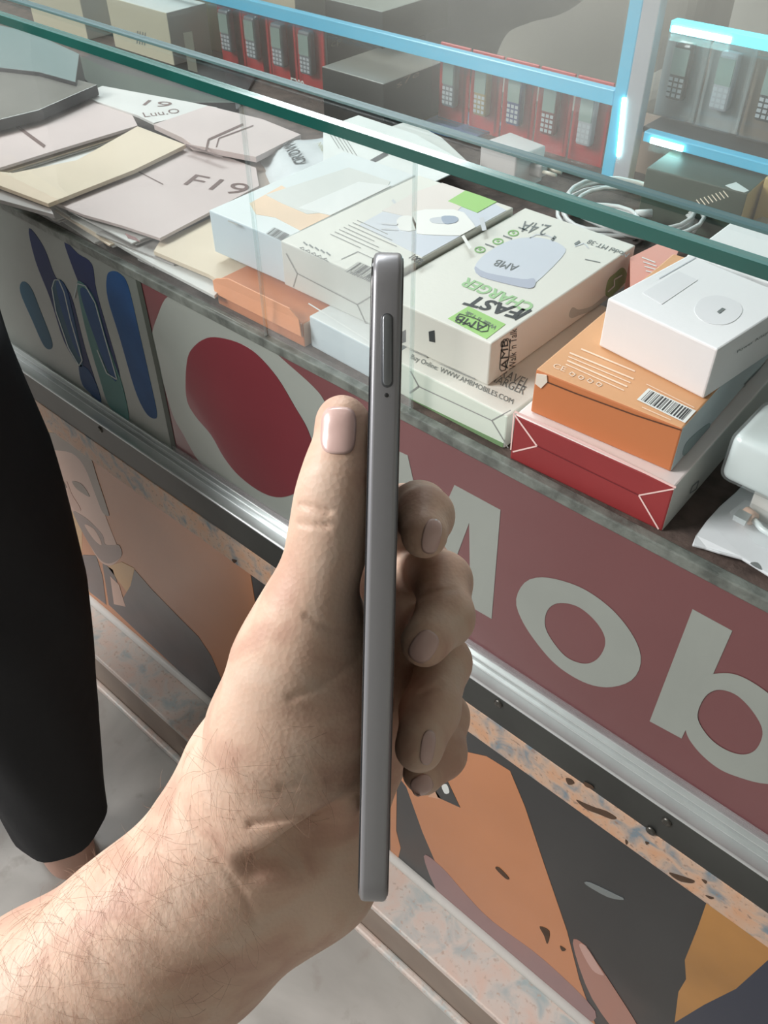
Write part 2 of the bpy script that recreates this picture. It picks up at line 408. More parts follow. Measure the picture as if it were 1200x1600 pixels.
ringflat('printed_letter', [(807, 933), (820, 910), (843, 902), (877, 907), (917, 923), (957, 953), (987, 990), (1001, 1023), (997, 1050), (980, 1067), (947, 1074), (910, 1065), (867, 1037), (830, 993), (810, 957)],
         [(852, 963), (860, 948), (877, 942), (903, 948), (927, 967), (943, 990), (945, 1010), (933, 1030), (913, 1037), (887, 1028), (867, 1007), (853, 983)], PS, FR, M_letter, sg)['label'] = 'pale letter o'
flat('printed_letter', [(1082, 952), (1144, 986), (1113, 1056), (1095, 1100), (1076, 1141), (1071, 1141), (1065, 1154), (1015, 1127)], PS, FR, M_letter, sg, label='stem of pale letter b')
ringflat('printed_letter', [(1071, 1138), (1078, 1095), (1095, 1062), (1115, 1053), (1153, 1055), (1200, 1083), (1245, 1128), (1262, 1175), (1250, 1215), (1200, 1225), (1150, 1213), (1117, 1197), (1086, 1168)],
         [(1090, 1121), (1100, 1091), (1120, 1078), (1147, 1084), (1170, 1104), (1188, 1131), (1191, 1151), (1180, 1172), (1160, 1179), (1133, 1171), (1107, 1151)], PS, FR, M_letter, sg, .0005)['label'] = 'bowl of pale letter b'
flat('printed_letter', [(237, 527), (245, 497), (263, 463), (300, 470), (350, 492), (400, 522), (440, 560), (490, 605), (510, 633), (540, 700), (545, 780), (520, 838), (462, 832), (400, 806), (343, 757), (310, 720), (287, 680), (268, 643), (243, 553)],
     PS, FR, M_letter, sg, .0003, sm=5, label='pale grey oval of the large O')
flat('printed_oval', [(293, 560), (300, 545), (315, 532), (335, 527), (370, 535), (400, 553), (433, 590), (460, 635), (480, 670), (490, 705), (488, 740), (470, 765), (440, 777), (410, 770), (375, 745), (350, 715), (330, 680), (305, 650), (292, 625), (290, 590)],
     PS, FR, M_maroon2, sg, .0007, sm=4, label='deep red centre of the large O')
# clear cover strip along the lower edge
box('cover_strip', (xs, YS - .002, ZT + .006), (X1, YS - .0005, ZT + .022), glassy('strip_glass', (.9, .86, .88, 1), .8, .08, .16), sg, 0)

M_teal = mat('grey_teal_print', srgb(126, 134, 128), .3, var=.15, scale=7, coat=.05)
bs = thing('patterned_panel', (xs - .4, YF, ZT + .014), 'grey front panel printed with blue and teal elongated ovals', 'panel')
box('board', (X0, YS, ZT + .006), (xs - .001, YS + .005, ZS - .008), M_teal, bs, 0)
line('joint', [(214, 432), (246, 575), (272, 702)], 7, PS, FR, mat('dark_joint', srgb(64, 72, 64), .5), bs, .0006)
def c4(L): return [(x / 3, 300 + y / 3) for x, y in L]
blue = mat('blue_print', srgb(38, 84, 138), .6, spec=.2, var=.2, scale=20, coat=.05); navy = mat('navy_print', srgb(36, 52, 100), .6, spec=.2, coat=.05)
teal = mat('teal_print', srgb(92, 140, 138), .6, spec=.2, coat=.05); slate = mat('slate_blue_print', srgb(50, 94, 118), .6, spec=.2, coat=.05)
flat('printed_oval', c4([(105, 420), (145, 450), (190, 560), (240, 690), (240, 735), (205, 720), (150, 600), (95, 470)]), PS, FR, slate, bs, sm=4)
flat('printed_oval', c4([(135, 170), (205, 260), (260, 400), (330, 480), (400, 740), (475, 985), (420, 940), (370, 820), (300, 700), (235, 500), (165, 320)]), PS, FR, navy, bs, sm=4)
flat('printed_oval', c4([(255, 415), (300, 440), (330, 520), (385, 780), (370, 815), (320, 730), (260, 560), (243, 450)]), PS, FR, slate, bs, .0006, sm=4)
flat('printed_oval', c4([(300, 230), (365, 290), (430, 340), (455, 480), (555, 830), (548, 862), (500, 760), (400, 500), (350, 380)]), PS, FR, navy, bs, sm=4)
flat('printed_oval', c4([(360, 430), (400, 440), (450, 520), (500, 700), (570, 900), (602, 1050), (585, 1070), (510, 1000), (460, 850), (400, 640)]), PS, FR, teal, bs, .0006, sm=4)
flat('printed_oval', c4([(375, 460), (400, 455), (440, 520), (500, 720), (545, 885), (500, 830), (450, 700), (400, 560)]), PS, FR, blue, bs, .0009, sm=4)
flat('printed_oval', c4([(500, 400), (520, 372), (560, 382), (600, 440), (650, 650), (700, 870), (735, 1035), (720, 1062), (680, 1030), (630, 920), (560, 680), (505, 500)]), PS, FR, blue, bs, sm=4)
M_pl = mat('pale_outline', srgb(150, 170, 174), .3)
line('printed_outline', c4([(370, 815), (320, 730), (262, 560), (243, 450), (255, 412), (275, 412), (300, 470), (330, 600), (365, 720), (385, 790), (370, 815)]), 1.6, PS, FR, M_pl, bs, .0009)
line('printed_outline', c4([(345, 500), (362, 430), (400, 440), (445, 520), (490, 680), (548, 880), (500, 850), (455, 740)]), 1.6, PS, FR, M_pl, bs, .0012)
flat('printed_oval', c4([(262, 430), (290, 420), (325, 500), (375, 760), (345, 720), (290, 560)]), PS, FR, blue, bs, .0007, sm=4)
flat('printed_oval', c4([(370, 815), (410, 830), (450, 900), (472, 985), (430, 950), (385, 900)]), PS, FR, blue, bs, .0006, sm=4)

# ------------------------------------------------------------------ posters on the lower front
PP = (0, YP, 0)
M_or = mat('orange_print', srgb(200, 132, 88), .35, var=.10, scale=5, coat=.25)
M_blk = mat('charcoal_print', srgb(38, 40, 43), .35, var=.2, scale=10, coat=.25)
M_skin = mat('printed_skin', srgb(206, 170, 154), .35, coat=.25); M_hair = mat('printed_hair', srgb(128, 112, 100), .35, coat=.25)
M_suit = mat('printed_suit', srgb(86, 80, 84), .35, var=.15, scale=20, coat=.25)
M_yel = mat('printed_yellow', srgb(206, 164, 112), .35, coat=.25)
xj = aty((391, 890), YP)[0]
po = thing('poster', (xj - .6, YP, ZL + .015), 'orange poster of a smiling bearded man in a dark suit below the counter', 'poster')
box('sheet', (X0, YP, ZL + .015), (xj - .001, YP + .001, ZGR), M_or, po, 0)
flat('printed_backdrop', [(60, 650), (128, 692), (140, 760), (128, 790), (128, 868), (150, 930), (100, 900), (60, 760)], PP, FR, M_yel, po, .0002)
flat('printed_face', [(78, 700), (100, 692), (128, 705), (144, 740), (156, 780), (168, 815), (182, 850), (190, 868), (172, 884), (152, 872), (128, 826), (108, 790), (92, 750), (78, 722)], PP, FR, M_skin, po, .0004, sm=4)
flat('printed_hair', [(70, 676), (110, 684), (138, 708), (152, 748), (166, 790), (170, 806), (160, 800), (148, 770), (132, 730), (112, 708), (76, 700)], PP, FR, M_hair, po, .0006, sm=4)
flat('printed_beard', [(114, 800), (126, 804), (142, 816), (160, 836), (164, 850), (176, 852), (186, 852), (190, 868), (174, 880), (158, 876), (142, 854), (128, 830)], PP, FR, mat('printed_beard', srgb(138, 116, 110), .35, coat=.25), po, .0006, sm=4)
flat('printed_mouth', [(132, 820), (146, 826), (156, 842), (158, 852), (146, 842)], PP, FR, M_skin, po, .0008, sm=4)
flat('printed_brow', [(113, 752), (128, 757), (140, 776), (128, 770), (118, 762)], PP, FR, M_hair, po, .0008, sm=4)
flat('printed_brow', [(77, 735), (92, 742), (104, 762), (92, 756)], PP, FR, M_hair, po, .0008, sm=4)
flat('printed_nose', [(104, 752), (112, 772), (126, 796), (118, 798), (110, 786)], PP, FR, mat('printed_nose', srgb(196, 156, 140), .35, coat=.25), po, .0008, sm=4)
flat('printed_collar', [(168, 885), (190, 878), (210, 888), (204, 915), (198, 925)], PP, FR, mat('printed_gold', srgb(206, 160, 100), .35, coat=.25), po, .0004)
flat('printed_jacket', [(122, 872), (130, 867), (150, 868), (160, 900), (166, 945), (140, 925)], PP, FR, M_suit, po, .0004)
flat('printed_jacket', [(160, 880), (176, 890), (192, 935), (204, 915), (210, 890), (238, 922), (280, 965), (310, 995), (330, 1025), (345, 1060), (345, 1110), (170, 945)], PP, FR, M_suit, po, .0004)
flat('printed_tie', [(172, 900), (186, 914), (196, 948), (178, 944)], PP, FR, M_skin, po, .0006)

pb = thing('poster', (xj + .4, YP, ZL + .015), 'charcoal and orange poster with dark wedge below the Mob lettering', 'poster')
box('sheet', (xj, YP, ZL + .015), (X1, YP + .001, ZGR), M_blk, pb, 0)
flat('printed_shape', [(610, 1150), (660, 1180), (715, 1172), (760, 1182), (797, 1205), (820, 1260), (850, 1350), (886, 1455), (905, 1530), (930, 1600), (985, 1680), (900, 1600), (800, 1500), (735, 1445), (690, 1370), (660, 1300), (635, 1230), (620, 1210)], PP, FR, M_or, pb, .0003, label='large orange area')
flat('printed_shape', [(610, 1225), (620, 1225), (619, 1298), (626, 1325), (622, 1342), (610, 1335)], PP, FR, M_or, pb, .0003)
flat('printed_shape', [(668, 1150), (700, 1222), (719, 1262), (684, 1246), (655, 1180)], PP, FR, M_blk, pb, .0006, label='dark wedge')
flat('printed_shape', [(669, 1245), (678, 1232), (690, 1249)], PP, FR, mat('printed_pale_orange', srgb(206, 160, 130), .35), pb, .0006)
flat('printed_shape', [(690, 1228), (698, 1226), (702, 1238), (695, 1240)], PP, FR, M_paper, pb, .0009, sm=3)
flat('printed_shape', [(662, 1338), (690, 1355), (730, 1400), (770, 1440), (850, 1500), (930, 1580), (900, 1590), (800, 1500), (740, 1450), (690, 1405)], PP, FR, mat('printed_mauve', srgb(146, 112, 112), .35, coat=.25), pb, .0005, sm=4)
flat('printed_shape', [(895, 1474), (912, 1476), (930, 1500), (960, 1545), (1000, 1610), (1010, 1650), (985, 1640), (925, 1560)], PP, FR, mat('printed_pink', srgb(166, 118, 104), .35, coat=.25), pb, .0005, sm=4)
flat('printed_shape', [(905, 1478), (916, 1480), (938, 1514), (943, 1524), (925, 1515)], PP, FR, mat('printed_rose', srgb(196, 156, 146), .35, coat=.25), pb, .0008, sm=4)
flat('printed_shape', [(1104, 1410), (1240, 1505), (1200, 1500), (1150, 1545), (1100, 1570), (1054, 1598), (1060, 1550), (1072, 1530), (1070, 1500), (1090, 1450)], PP, FR, mat('printed_amber', srgb(186, 132, 66), .35, coat=.25, var=.3, scale=6), pb, .0005, label='amber area at far right')
flat('printed_shape', [(1230, 1500), (1200, 1500), (1150, 1545), (1100, 1570), (1054, 1598), (1040, 1640), (1300, 1700)], PP, FR, mat('printed_navy', srgb(34, 42, 62), .35, coat=.25), pb, .0005)
for poly in ([(774, 1357), (780, 1356), (795, 1372), (790, 1373)], [(843, 1448), (858, 1455), (855, 1475), (850, 1462)], [(875, 1478), (884, 1484), (878, 1486)], [(915, 1382), (922, 1380), (960, 1398), (975, 1406), (950, 1402)]):
    flat('scuff', poly, PP, FR, chip if poly[0][0] < 900 else M_grey_ink, pb, .0009, sm=3)

# ------------------------------------------------------------------ boxes on the shelf
class Carton:
    def __init__(s, label, x, y, zb, w, d, h, yaw, mats, cat='box', group=None, name='carton', part='box_body', bv=.0012):
        s.t = thing(name, (x, y, zb), label, cat, group)
        c, n = math.cos(math.radians(yaw)), math.sin(math.radians(yaw)); ux = np.array([c, n, 0]); uy = np.array([-n, c, 0]); o = np.array([x, y, zb])
        U = np.array([0, 0, 1.])
        V = [o, o + ux * w, o + ux * w + uy * d, o + uy * d]; V += [v + U * h for v in V]
        ml = []; fm = []
        for m in mats:
            if m not in ml: ml.append(m)
            fm.append(ml.index(m))
        s.body = bevel(obj(part, V, BF, ml, s.t, fm=fm), bv)
        s.o, s.ux, s.uy, s.w, s.d, s.h = o, ux, uy, w, d, h
        s.T = (o + U * h, (0, 0, 1.)); s.Fp = (o, tuple(-uy)); s.Rp = (o + ux * w, tuple(ux))
    def flat(s, pl, px, m, name='printed_picture', off=.0003, sm=0, **k):
        pts = smoothpoly(px, sm) if sm else px; N = np.array(pl[1], float)
        if pl is s.T: a0, b0, A, B = s.ux, s.uy, s.w, s.d
        elif pl is s.Fp: a0, b0, A, B = s.ux, np.array([0, 0, 1.]), s.w, s.h
        else: a0, b0, A, B = s.uy, np.array([0, 0, 1.]), s.d, s.h
        oo = pl[0] if pl is not s.T else s.o; e = .0012
        Q = [onp(p, pl[0], N) - oo for p in pts]; Q = [(q @ a0, q @ b0) for q in Q]
        for ax_, lim, sg_ in ((0, e, 1), (0, A - e, -1), (1, e * .3, 1), (1, B - e * .3, -1)):
            out = []
            for i in range(len(Q)):
                p, q = Q[i - 1], Q[i]; dp, dq = (p[ax_] - lim) * sg_, (q[ax_] - lim) * sg_
                if (dp < 0) != (dq < 0): t = dp / (dp - dq); out.append((p[0] + (q[0] - p[0]) * t, p[1] + (q[1] - p[1]) * t))
                if dq >= 0: out.append(q)
            Q = out
            if len(Q) < 3: return None
        base_ = oo if pl is not s.T else s.T[0]
        V = [base_ + a0 * u + b0 * v + N * off for u, v in Q]; V2 = [v - N * off * .9 for v in V]; n = len(V)
        return obj(name, V + V2, [tuple(range(n))] + [(i, (i + 1) % n, n + (i + 1) % n, n + i) for i in range(n)], m, s.t)
    def text(s, pl, body, a, b, c, m, **k): return text(body, a, b, c, pl[0], pl[1], m, s.t, **k)
    def line(s, pl, px, wpx, m, name='fold_line', **k): return line(name, px, wpx, pl[0], pl[1], m, s.t, **k)
def card(name, rgb, rough=.5, **k): return MATS[name] if rgb is None else mat(name, srgb(*rgb), rough, bump=.06, bscale=300, **k)
W1 = card('warm_white_card', (224, 224, 216)); W2 = card('cool_white_card', (228, 233, 234)); W3 = card('grey_white_card', (206, 208, 204)); WB = card('pale_blue_card', (206, 220, 228))
M_fold = mat('fold_shadow', srgb(150, 152, 150), .7)
M_lime = mat('lime_print', srgb(158, 206, 120), .5); M_pgrey = mat('pale_grey_picture', srgb(204, 208, 214), .5); M_pblue = mat('pale_blue_picture', srgb(206, 212, 222), .5)

# lower white and green charger box
zb = ZS
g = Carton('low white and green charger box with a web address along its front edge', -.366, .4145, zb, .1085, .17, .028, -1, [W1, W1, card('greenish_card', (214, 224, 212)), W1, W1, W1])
g.text(g.T, 'Buy Online: WWW.AMBMOBILES.COM', (640, 562), (800, 634), (644, 553), M_grey_ink)
g.text(g.T, 'TRAVEL', (771, 584), (822, 606), (779, 572), M_grey_ink); g.text(g.T, 'CHARGER', (755, 590), (817, 617), (762, 579), M_grey_ink)
g.line(g.Fp, [(641, 580), (654, 604), (768, 657), (798, 641)], 1.6, M_fold); g.line(g.Fp, [(640, 614), (655, 603)], 2.5, M_fold); g.line(g.Fp, [(768, 657), (794, 700)], 1.4, M_fold)
g.flat(g.Fp, [(600, 605), (640, 622), (796, 697), (796, 704), (640, 629), (600, 612)], mat('green_rim', srgb(118, 150, 108), .5), 'green_rim')
# FAST CHARGER box
zb2 = ZS + .0285
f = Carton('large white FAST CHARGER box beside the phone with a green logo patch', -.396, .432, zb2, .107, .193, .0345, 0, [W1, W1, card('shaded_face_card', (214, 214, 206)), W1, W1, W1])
f.text(f.T, 'FAST', (822, 483), (741, 461), (803, 498), M_ink, bold=.03)
f.text(f.T, 'CHARGER', (838, 476), (731, 433), (822, 488), mat('soft_green_ink', srgb(160, 200, 150), .5), bold=.03)
f.line(f.T, [(804, 499), (830, 484)], 4, M_ink, 'printed_bar')
f.flat(f.T, [(700, 498), (732, 479), (790, 507), (760, 530)], M_lime, 'logo_patch')
f.text(f.T, 'AMB', (762, 508), (717, 492), (753, 518), M_ink, off=.0006); f.text(f.T, "Walk 'n Talk", (778, 510), (730, 485), (772, 515), M_grey_ink, off=.0006)
f.line(f.T, [(712, 497), (718, 490), (728, 493), (740, 496), (752, 502), (764, 508), (762, 517), (752, 518), (738, 511), (724, 504), (712, 497)], 1.2, M_ink, 'logo_outline', off=.0006)
f.flat(f.T, [(742, 417), (760, 396), (800, 375), (845, 372), (880, 385), (878, 402), (830, 448), (815, 446), (755, 425)], M_pblue, sm=3)
f.flat(f.T, [(742, 417), (760, 427), (815, 437), (834, 436), (836, 446), (828, 451), (800, 446), (750, 432)], mat('picture_shadow', srgb(178, 184, 200), .5), off=.0006, sm=3)
f.text(f.T, 'AMB', (812, 415), (778, 405), (803, 424), M_grey_ink, off=.0006)
f.text(f.T, '2.4A', (862, 352), (820, 345), (850, 368), M_grey_ink)
f.text(f.T, 'Model MT-38', (984, 396), (922, 374), (978, 402), M_grey_ink)
for (cx, cy) in ((750, 390), (778, 377), (802, 364)):
    f.line(f.T, [(cx + 8 * math.cos(a), cy + 4.2 * math.sin(a)) for a in np.linspace(0, 6.3, 13)], 2, M_green_ink, 'printed_icon'); f.flat(f.T, [(cx - 3, cy), (cx, cy - 2), (cx + 3, cy), (cx, cy + 2)], M_green_ink, 'printed_icon')
    f.line(f.T, [(cx + 8, cy - 9), (cx + 22, cy - 4)], 2, M_grey_ink, 'printed_icon')
f.line(f.T, [(828, 372), (838, 366), (856, 368), (868, 374)], 1.6, M_pgrey, 'printed_cable'); f.line(f.T, [(898, 385), (912, 380), (920, 388)], 1.6, M_pgrey, 'printed_cable')
f.line(f.T, [(868, 369), (862, 376)], 4, M_grey_ink, 'printed_plug'); f.line(f.T, [(906, 377), (898, 382)], 4, M_grey_ink, 'printed_plug')
f.line(f.T, [(914, 405), (938, 410)], 1.3, M_grey_ink, 'printed_cable')
f.text(f.Rp, 'AMB', (794, 576), (794, 530), (783, 578), M_ink); f.text(f.Rp, "Walk 'n Talk", (806, 575), (808, 513), (795, 578), M_ink)
f.line(f.Rp, [(781, 576), (783, 553), (787, 531), (794, 529), (797, 536), (795, 560), (790, 578), (784, 580), (781, 576)], 1.2, M_ink, 'logo_outline')
f.flat(f.Rp, [(946, 460), (950, 438), (962, 426), (972, 418), (978, 424), (980, 436), (968, 450), (953, 464)], mat('leaf_print', srgb(132, 160, 110), .5), sm=3)
f.line(f.Rp, [(950, 456), (960, 447), (960, 437), (972, 430)], 2, M_paper, 'printed_line', off=.0006)
f.flat(f.Rp, [(889, 492), (895, 480), (905, 484), (925, 478), (945, 462), (948, 468), (925, 485), (905, 492), (893, 497)], mat('cable_print', srgb(182, 186, 180), .5), sm=3)
f.flat(f.Fp, [(670, 518), (679, 516), (680, 535), (671, 533)], M_ink, 'hang_notch'); f.flat(f.Fp, [(629, 518), (634, 515), (634, 534), (628, 536)], M_ink, 'hang_notch')
f.line(f.Fp, [(640, 547), (665, 556), (668, 562), (694, 572), (742, 592)], 1.8, M_fold)
# low pale blue box and barcode box
l = Carton('low pale blue carton under the barcode box, left of the phone', -.453, .417, ZS, .083, .16, .028, -2, [WB, W2, WB, WB, WB, WB])
l.line(l.T, [(482, 474), (578, 534)], 2, mat('bright_rim', srgb(240, 244, 244), .4), 'top_rim')
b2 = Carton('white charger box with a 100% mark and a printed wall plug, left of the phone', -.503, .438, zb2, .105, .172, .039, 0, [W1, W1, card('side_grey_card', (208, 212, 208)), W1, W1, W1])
b2.flat(b2.T, [(560, 352), (640, 308), (700, 282), (760, 312), (830, 350), (760, 405), (700, 420), (660, 402)], M_pblue, off=.0002)
b2.flat(b2.T, [(597, 330), (650, 300), (700, 283), (742, 300), (715, 330), (660, 345)], mat('picture_blush', srgb(226, 218, 212), .5), off=.0004)
b2.flat(b2.T, [(700, 315), (728, 298), (776, 316), (746, 333)], M_lime, 'green_patch', off=.0006)
b2.flat(b2.T, [(645, 332), (690, 328), (725, 333), (748, 366), (735, 369), (660, 367), (650, 360)], mat('adapter_print', srgb(238, 238, 234), .5), sm=2, off=.0006)
b2.flat(b2.T, [(672, 343), (690, 340), (700, 343), (700, 349), (690, 351), (675, 349)], M_pgrey, sm=3, off=.0008)
b2.flat(b2.T, [(690, 340), (708, 339), (716, 343), (712, 349), (695, 351)], mat('blue_grey_print', srgb(160, 172, 190), .5), sm=3, off=.001)
b2.flat(b2.T, [(620, 345), (630, 338), (645, 340), (650, 360), (625, 360)], mat('adapter_print', None), off=.0006, sm=2)
for y in (349, 357): b2.line(b2.T, [(596, y), (622, y + 2)], 2.6, M_pgrey, 'printed_prong', off=.0006)
b2.line(b2.T, [(613, 312), (636, 338)], 4, M_pgrey, 'printed_strap'); b2.line(b2.T, [(723, 368), (735, 388)], 5, mat('adapter_print', None), 'printed_cable', off=.0008)
b2.line(b2.T, [(752, 340), (757, 360)], 7, M_pgrey, 'printed_shadow', off=.0006)
b2.text(b2.T, '100%', (638, 403), (655, 414), (648, 397), M_ink, bold=.02)
for k in range(7): b2.line(b2.T, [(556 - k * 7 + 2, 344 + k * 3.6), (556 - k * 7 + 50 + (k % 3) * 14, 344 + k * 3.6 + 22 + (k % 3) * 6)], 1.3, M_fold, 'printed_text')
b2.line(b2.T, [(533, 405), (559, 393), (592, 408)], 1.2, M_fold, 'printed_frame')
for k in range(5): b2.line(b2.T, [(474 + k * 9, 378 + k * 4), (480 + k * 9, 383 + k * 4)], 2.4, M_grey_ink, 'printed_mark')
for k in range(5): b2.line(b2.T, [(468 + k * 9, 387 + k * 4.3), (474 + k * 9, 386 + k * 4.3), (475 + k * 9, 391 + k * 4.3), (468 + k * 9, 387 + k * 4.3)], 1.1, M_fold, 'printed_icon')
barcode((538, 424), (578, 441), (560, 409), b2.T[0], b2.T[1], b2.t, back=False)
b2.line(b2.Fp, [(447, 396), (464, 427), (558, 476), (580, 463)], 1.8, M_fold); b2.line(b2.Fp, [(464, 428), (458, 448)], 1.2, M_fold); b2.line(b2.Fp, [(558, 476), (576, 516)], 1.4, M_fold)
# blue-white box with peach panel
M_peach = mat('peach_print', srgb(240, 208, 176), .5, var=.1, scale=10)
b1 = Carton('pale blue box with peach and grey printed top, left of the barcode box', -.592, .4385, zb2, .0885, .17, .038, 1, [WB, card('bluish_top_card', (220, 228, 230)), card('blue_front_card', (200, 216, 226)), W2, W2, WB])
b1.flat(b1.T, [(390, 318), (440, 290), (470, 308), (535, 338), (500, 350), (480, 366), (430, 340), (400, 335)], M_peach, off=.0002)
b1.flat(b1.T, [(500, 350), (530, 342), (555, 352), (520, 372), (480, 368)], M_peach, off=.0003)
b1.flat(b1.T, [(415, 305), (545, 262), (610, 284), (600, 300), (535, 330), (480, 335), (440, 318)], mat('grey_print', srgb(214, 217, 214), .5), off=.0004)
b1.flat(b1.T, [(465, 326), (560, 285), (620, 292), (520, 338)], mat('pale_print', srgb(228, 231, 230), .5), off=.0006)
barcode((415, 365), (440, 377), (428, 355), b1.T[0], b1.T[1], b1.t, back=False)['label'] = 'faint barcode'
b1.line(b1.T, [(356, 345), (371, 351)], 2.5, M_fold, 'printed_text')
# open orange tray box
M_orc = card('orange_card', (210, 134, 92)); M_orp = card('reflection_pale_orange', (226, 186, 162))
o1 = Carton('low orange carton with a rounded front flap lying at the ledge edge', -.562, .412, ZS, .107, .16, .022, 0, [M_orc, M_orc, M_orc, M_orp, M_orc, M_orc])
V = []; c, dd = o1.ux, o1.uy
prof = [(-.001, .0195), (.004, .0225), (.02, .0275), (.094, .0275), (.104, .022), (.107, .014), (.108, .0105), (.002, .0105)]
for th in (-.0018, -.0006):
    V += [o1.o + o1.ux * u + o1.uy * (th - .002 * (q < .015)) + np.array([0, 0, q * 1.15]) for u, q in prof]
n = len(prof)
bevel(obj('front_flap', V, [tuple(range(n))[::-1], tuple(range(n, 2 * n))] + [(i, (i + 1) % n, n + (i + 1) % n, n + i) for i in range(n)], card('light_orange_card', (232, 160, 118)), o1.t), .0003)
o1.flat(o1.Fp, [(417, 480), (480, 494), (493, 520), (496, 538), (436, 506)], M_orp, 'pale_corner', off=.0006, sm=0)  # paler corner puts the reflection on the orange flap into the colour
# red box
M_red = card('red_card', (150, 52, 54), var=.12, scale=14); M_pink = mat('pink_edge', srgb(244, 208, 202), .5)
rb = Carton('low red fronted white box at the ledge, lowest of the right hand stack', -.2485, .4065, ZS, .1145, .18, .0375, 2, [W3, card('pinkish_white_card', (236, 226, 224)), M_red, W3, W3, W3])
rb.line(rb.Fp, [(803, 647), (839, 697), (801, 706)], 2.4, M_pink); rb.line(rb.Fp, [(1053, 764), (998, 774), (1029, 827)], 2.4, M_pink)
rb.line(rb.Fp, [(839, 697), (998, 774)], 1.4, mat('dark_red_line', srgb(110, 34, 40), .6)); rb.line(rb.Fp, [(804, 643), (930, 700), (1056, 762)], 3.5, M_pink)
rb.line(rb.Fp, [(803, 645), (798, 703)], 2, M_pink)
rb.line(rb.Rp, [(1078, 771), (1082, 760), (1092, 751), (1088, 764), (1078, 771)], 1.5, M_grey_ink, 'printed_mark')
# orange box
M_or2 = card('burnt_orange_card', (198, 122, 76)); M_tan = card('tan_card', (214, 162, 118)); M_gb = card('grey_blue_card', (196, 208, 212))
ob = Carton('orange and tan box with a barcode sticker, middle of the right hand stack', -.2425, .4155, ZS + .038, .1, .2, .0335, 3, [M_or2, M_tan, M_or2, M_gb, M_or2, M_or2])
barcode((1001, 625), (1067, 657), (1016, 610), ob.T[0], ob.T[1], ob.t)
ob.flat(ob.Rp, [(1068, 712), (1070, 695), (1085, 678), (1108, 661), (1106, 672), (1095, 690)], mat('slate_ellipse', srgb(140, 158, 160), .5), 'printed_oval', sm=4)
for k in range(3): ob.line(ob.Rp, [(1163, 611 - 5 * k), (1197, 577 - 5 * k)], 2, M_grey_ink, 'printed_text')
M_lt = mat('pale_tan_ink', srgb(240, 214, 190), .5)
for k, (a, b) in enumerate((((890, 551), (990, 592)), ((888, 557), (985, 598)), ((886, 563), (980, 604)), ((884, 569), (975, 610)), ((908, 545), (992, 580)))):
    ob.line(ob.T, [a, b], 1.6 if k % 2 else 2.4, M_lt, 'printed_text')
ob.text(ob.T, 'CE', (863, 574), (882, 581), (867, 567), M_lt)
for k in range(4):
    cx, cy = 894 + k * 14, 584 + k * 5.3
    ob.line(ob.T, [(cx - 5, cy), (cx, cy - 3), (cx + 5, cy + 1), (cx, cy + 4), (cx - 5, cy)], 1.5, M_lt, 'printed_icon')
ob.line(ob.T, [(1010, 600), (1085, 637)], 1.3, M_lt, 'printed_text'); ob.line(ob.T, [(1003, 636), (1048, 656)], 1.3, M_lt, 'printed_text')
ob.line(ob.Fp, [(842, 592), (900, 615), (990, 648), (1064, 672)], 2.2, mat('lid_gap', srgb(96, 62, 44), .8), 'lid_gap')
ob.flat(ob.Fp, [(838, 583), (855, 586), (856, 596), (846, 606), (836, 598)], card('torn_white_card', (226, 216, 202)), 'torn_label', off=.0008)
# white box on top
W0 = card('bright_white_card', (238, 240, 242))
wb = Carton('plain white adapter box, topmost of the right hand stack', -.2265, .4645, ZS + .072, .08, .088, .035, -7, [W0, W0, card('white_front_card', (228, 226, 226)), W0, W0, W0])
wb.line(wb.T, [(1030, 435), (1100, 395), (1160, 425)], 1.5, M_pgrey, 'printed_outline')
wb.flat(wb.T, [(1004, 458), (1060, 424), (1090, 438), (1034, 476)], mat('embossed_white', srgb(230, 232, 235), .5), 'printed_picture')
wb.flat(wb.T, [(1085, 485), (1095, 468), (1120, 462), (1148, 470), (1160, 484), (1150, 500), (1128, 508), (1098, 502)], mat('embossed_white', None), sm=3)
wb.flat(wb.T, [(1120, 488), (1128, 482), (1133, 484), (1124, 491)], M_grey_ink, 'printed_port', off=.0006)
wb.text(wb.Rp, 'Power Adapter', (1152, 553), (1210, 516), (1152, 548), M_grey_ink)
W_b = Carton('white box under the green glass edge, behind the adapter box', -.2205, .560, ZS + .072, .1, .07, .030, 0, [W0] * 6)
W_b.line(W_b.T, [(1086, 415), (1091, 412)], 5, M_pgrey, 'printed_mark')

# things between the boxes
bl = thing('clear_blister_pack', (-.27, .55, ZS), 'crumpled clear blister pack between the FAST CHARGER box and the orange box', 'packaging')
rr = random.Random(5); V = []; Fc = []
for i in range(9):
    for j in range(9): V.append((-.288 + i * .0065, .47 + j * .018, ZS + .006 + rr.random() * .013))
for i in range(8):
    for j in range(8): Fc.append((i * 9 + j, i * 9 + j + 1, (i + 1) * 9 + j + 1, (i + 1) * 9 + j))
obj('clear_film', V, Fc, glassy('blister', (.88, .93, .97, 1), .9, .1, .22), bl)
prism('backing_card', [(-.285, .60, ZS + .004), (-.215, .60, ZS + .004), (-.215, .68, ZS + .004), (-.285, .68, ZS + .004)], .003, card('rose_card', (214, 150, 138)), bl)
pk = thing('pink_card', (-.24, .62, ZS), 'pink printed card behind the FAST CHARGER box under the glass edge', 'card')
q = [atz(p, ZS + .06) for p in [(985, 402), (1030, 380), (1060, 392), (1048, 420), (985, 455)]]
prism('card', q, .002, card('pink_card_face', (222, 160, 146)), pk)
for k in range(4): line('printed_text', [(1003 + 2 * k, 402 + 7 * k), (1024 + 2 * k, 410 + 6 * k)], 1.6, q[0], UP, M_paper, pk, .0004)
obj('card_support_fold', [q[1], q[0], q[0] - np.array([0, 0, .06]), q[1] - np.array([0, 0, .06])], [(0, 1, 2, 3)], card('pink_card_face', None), pk)

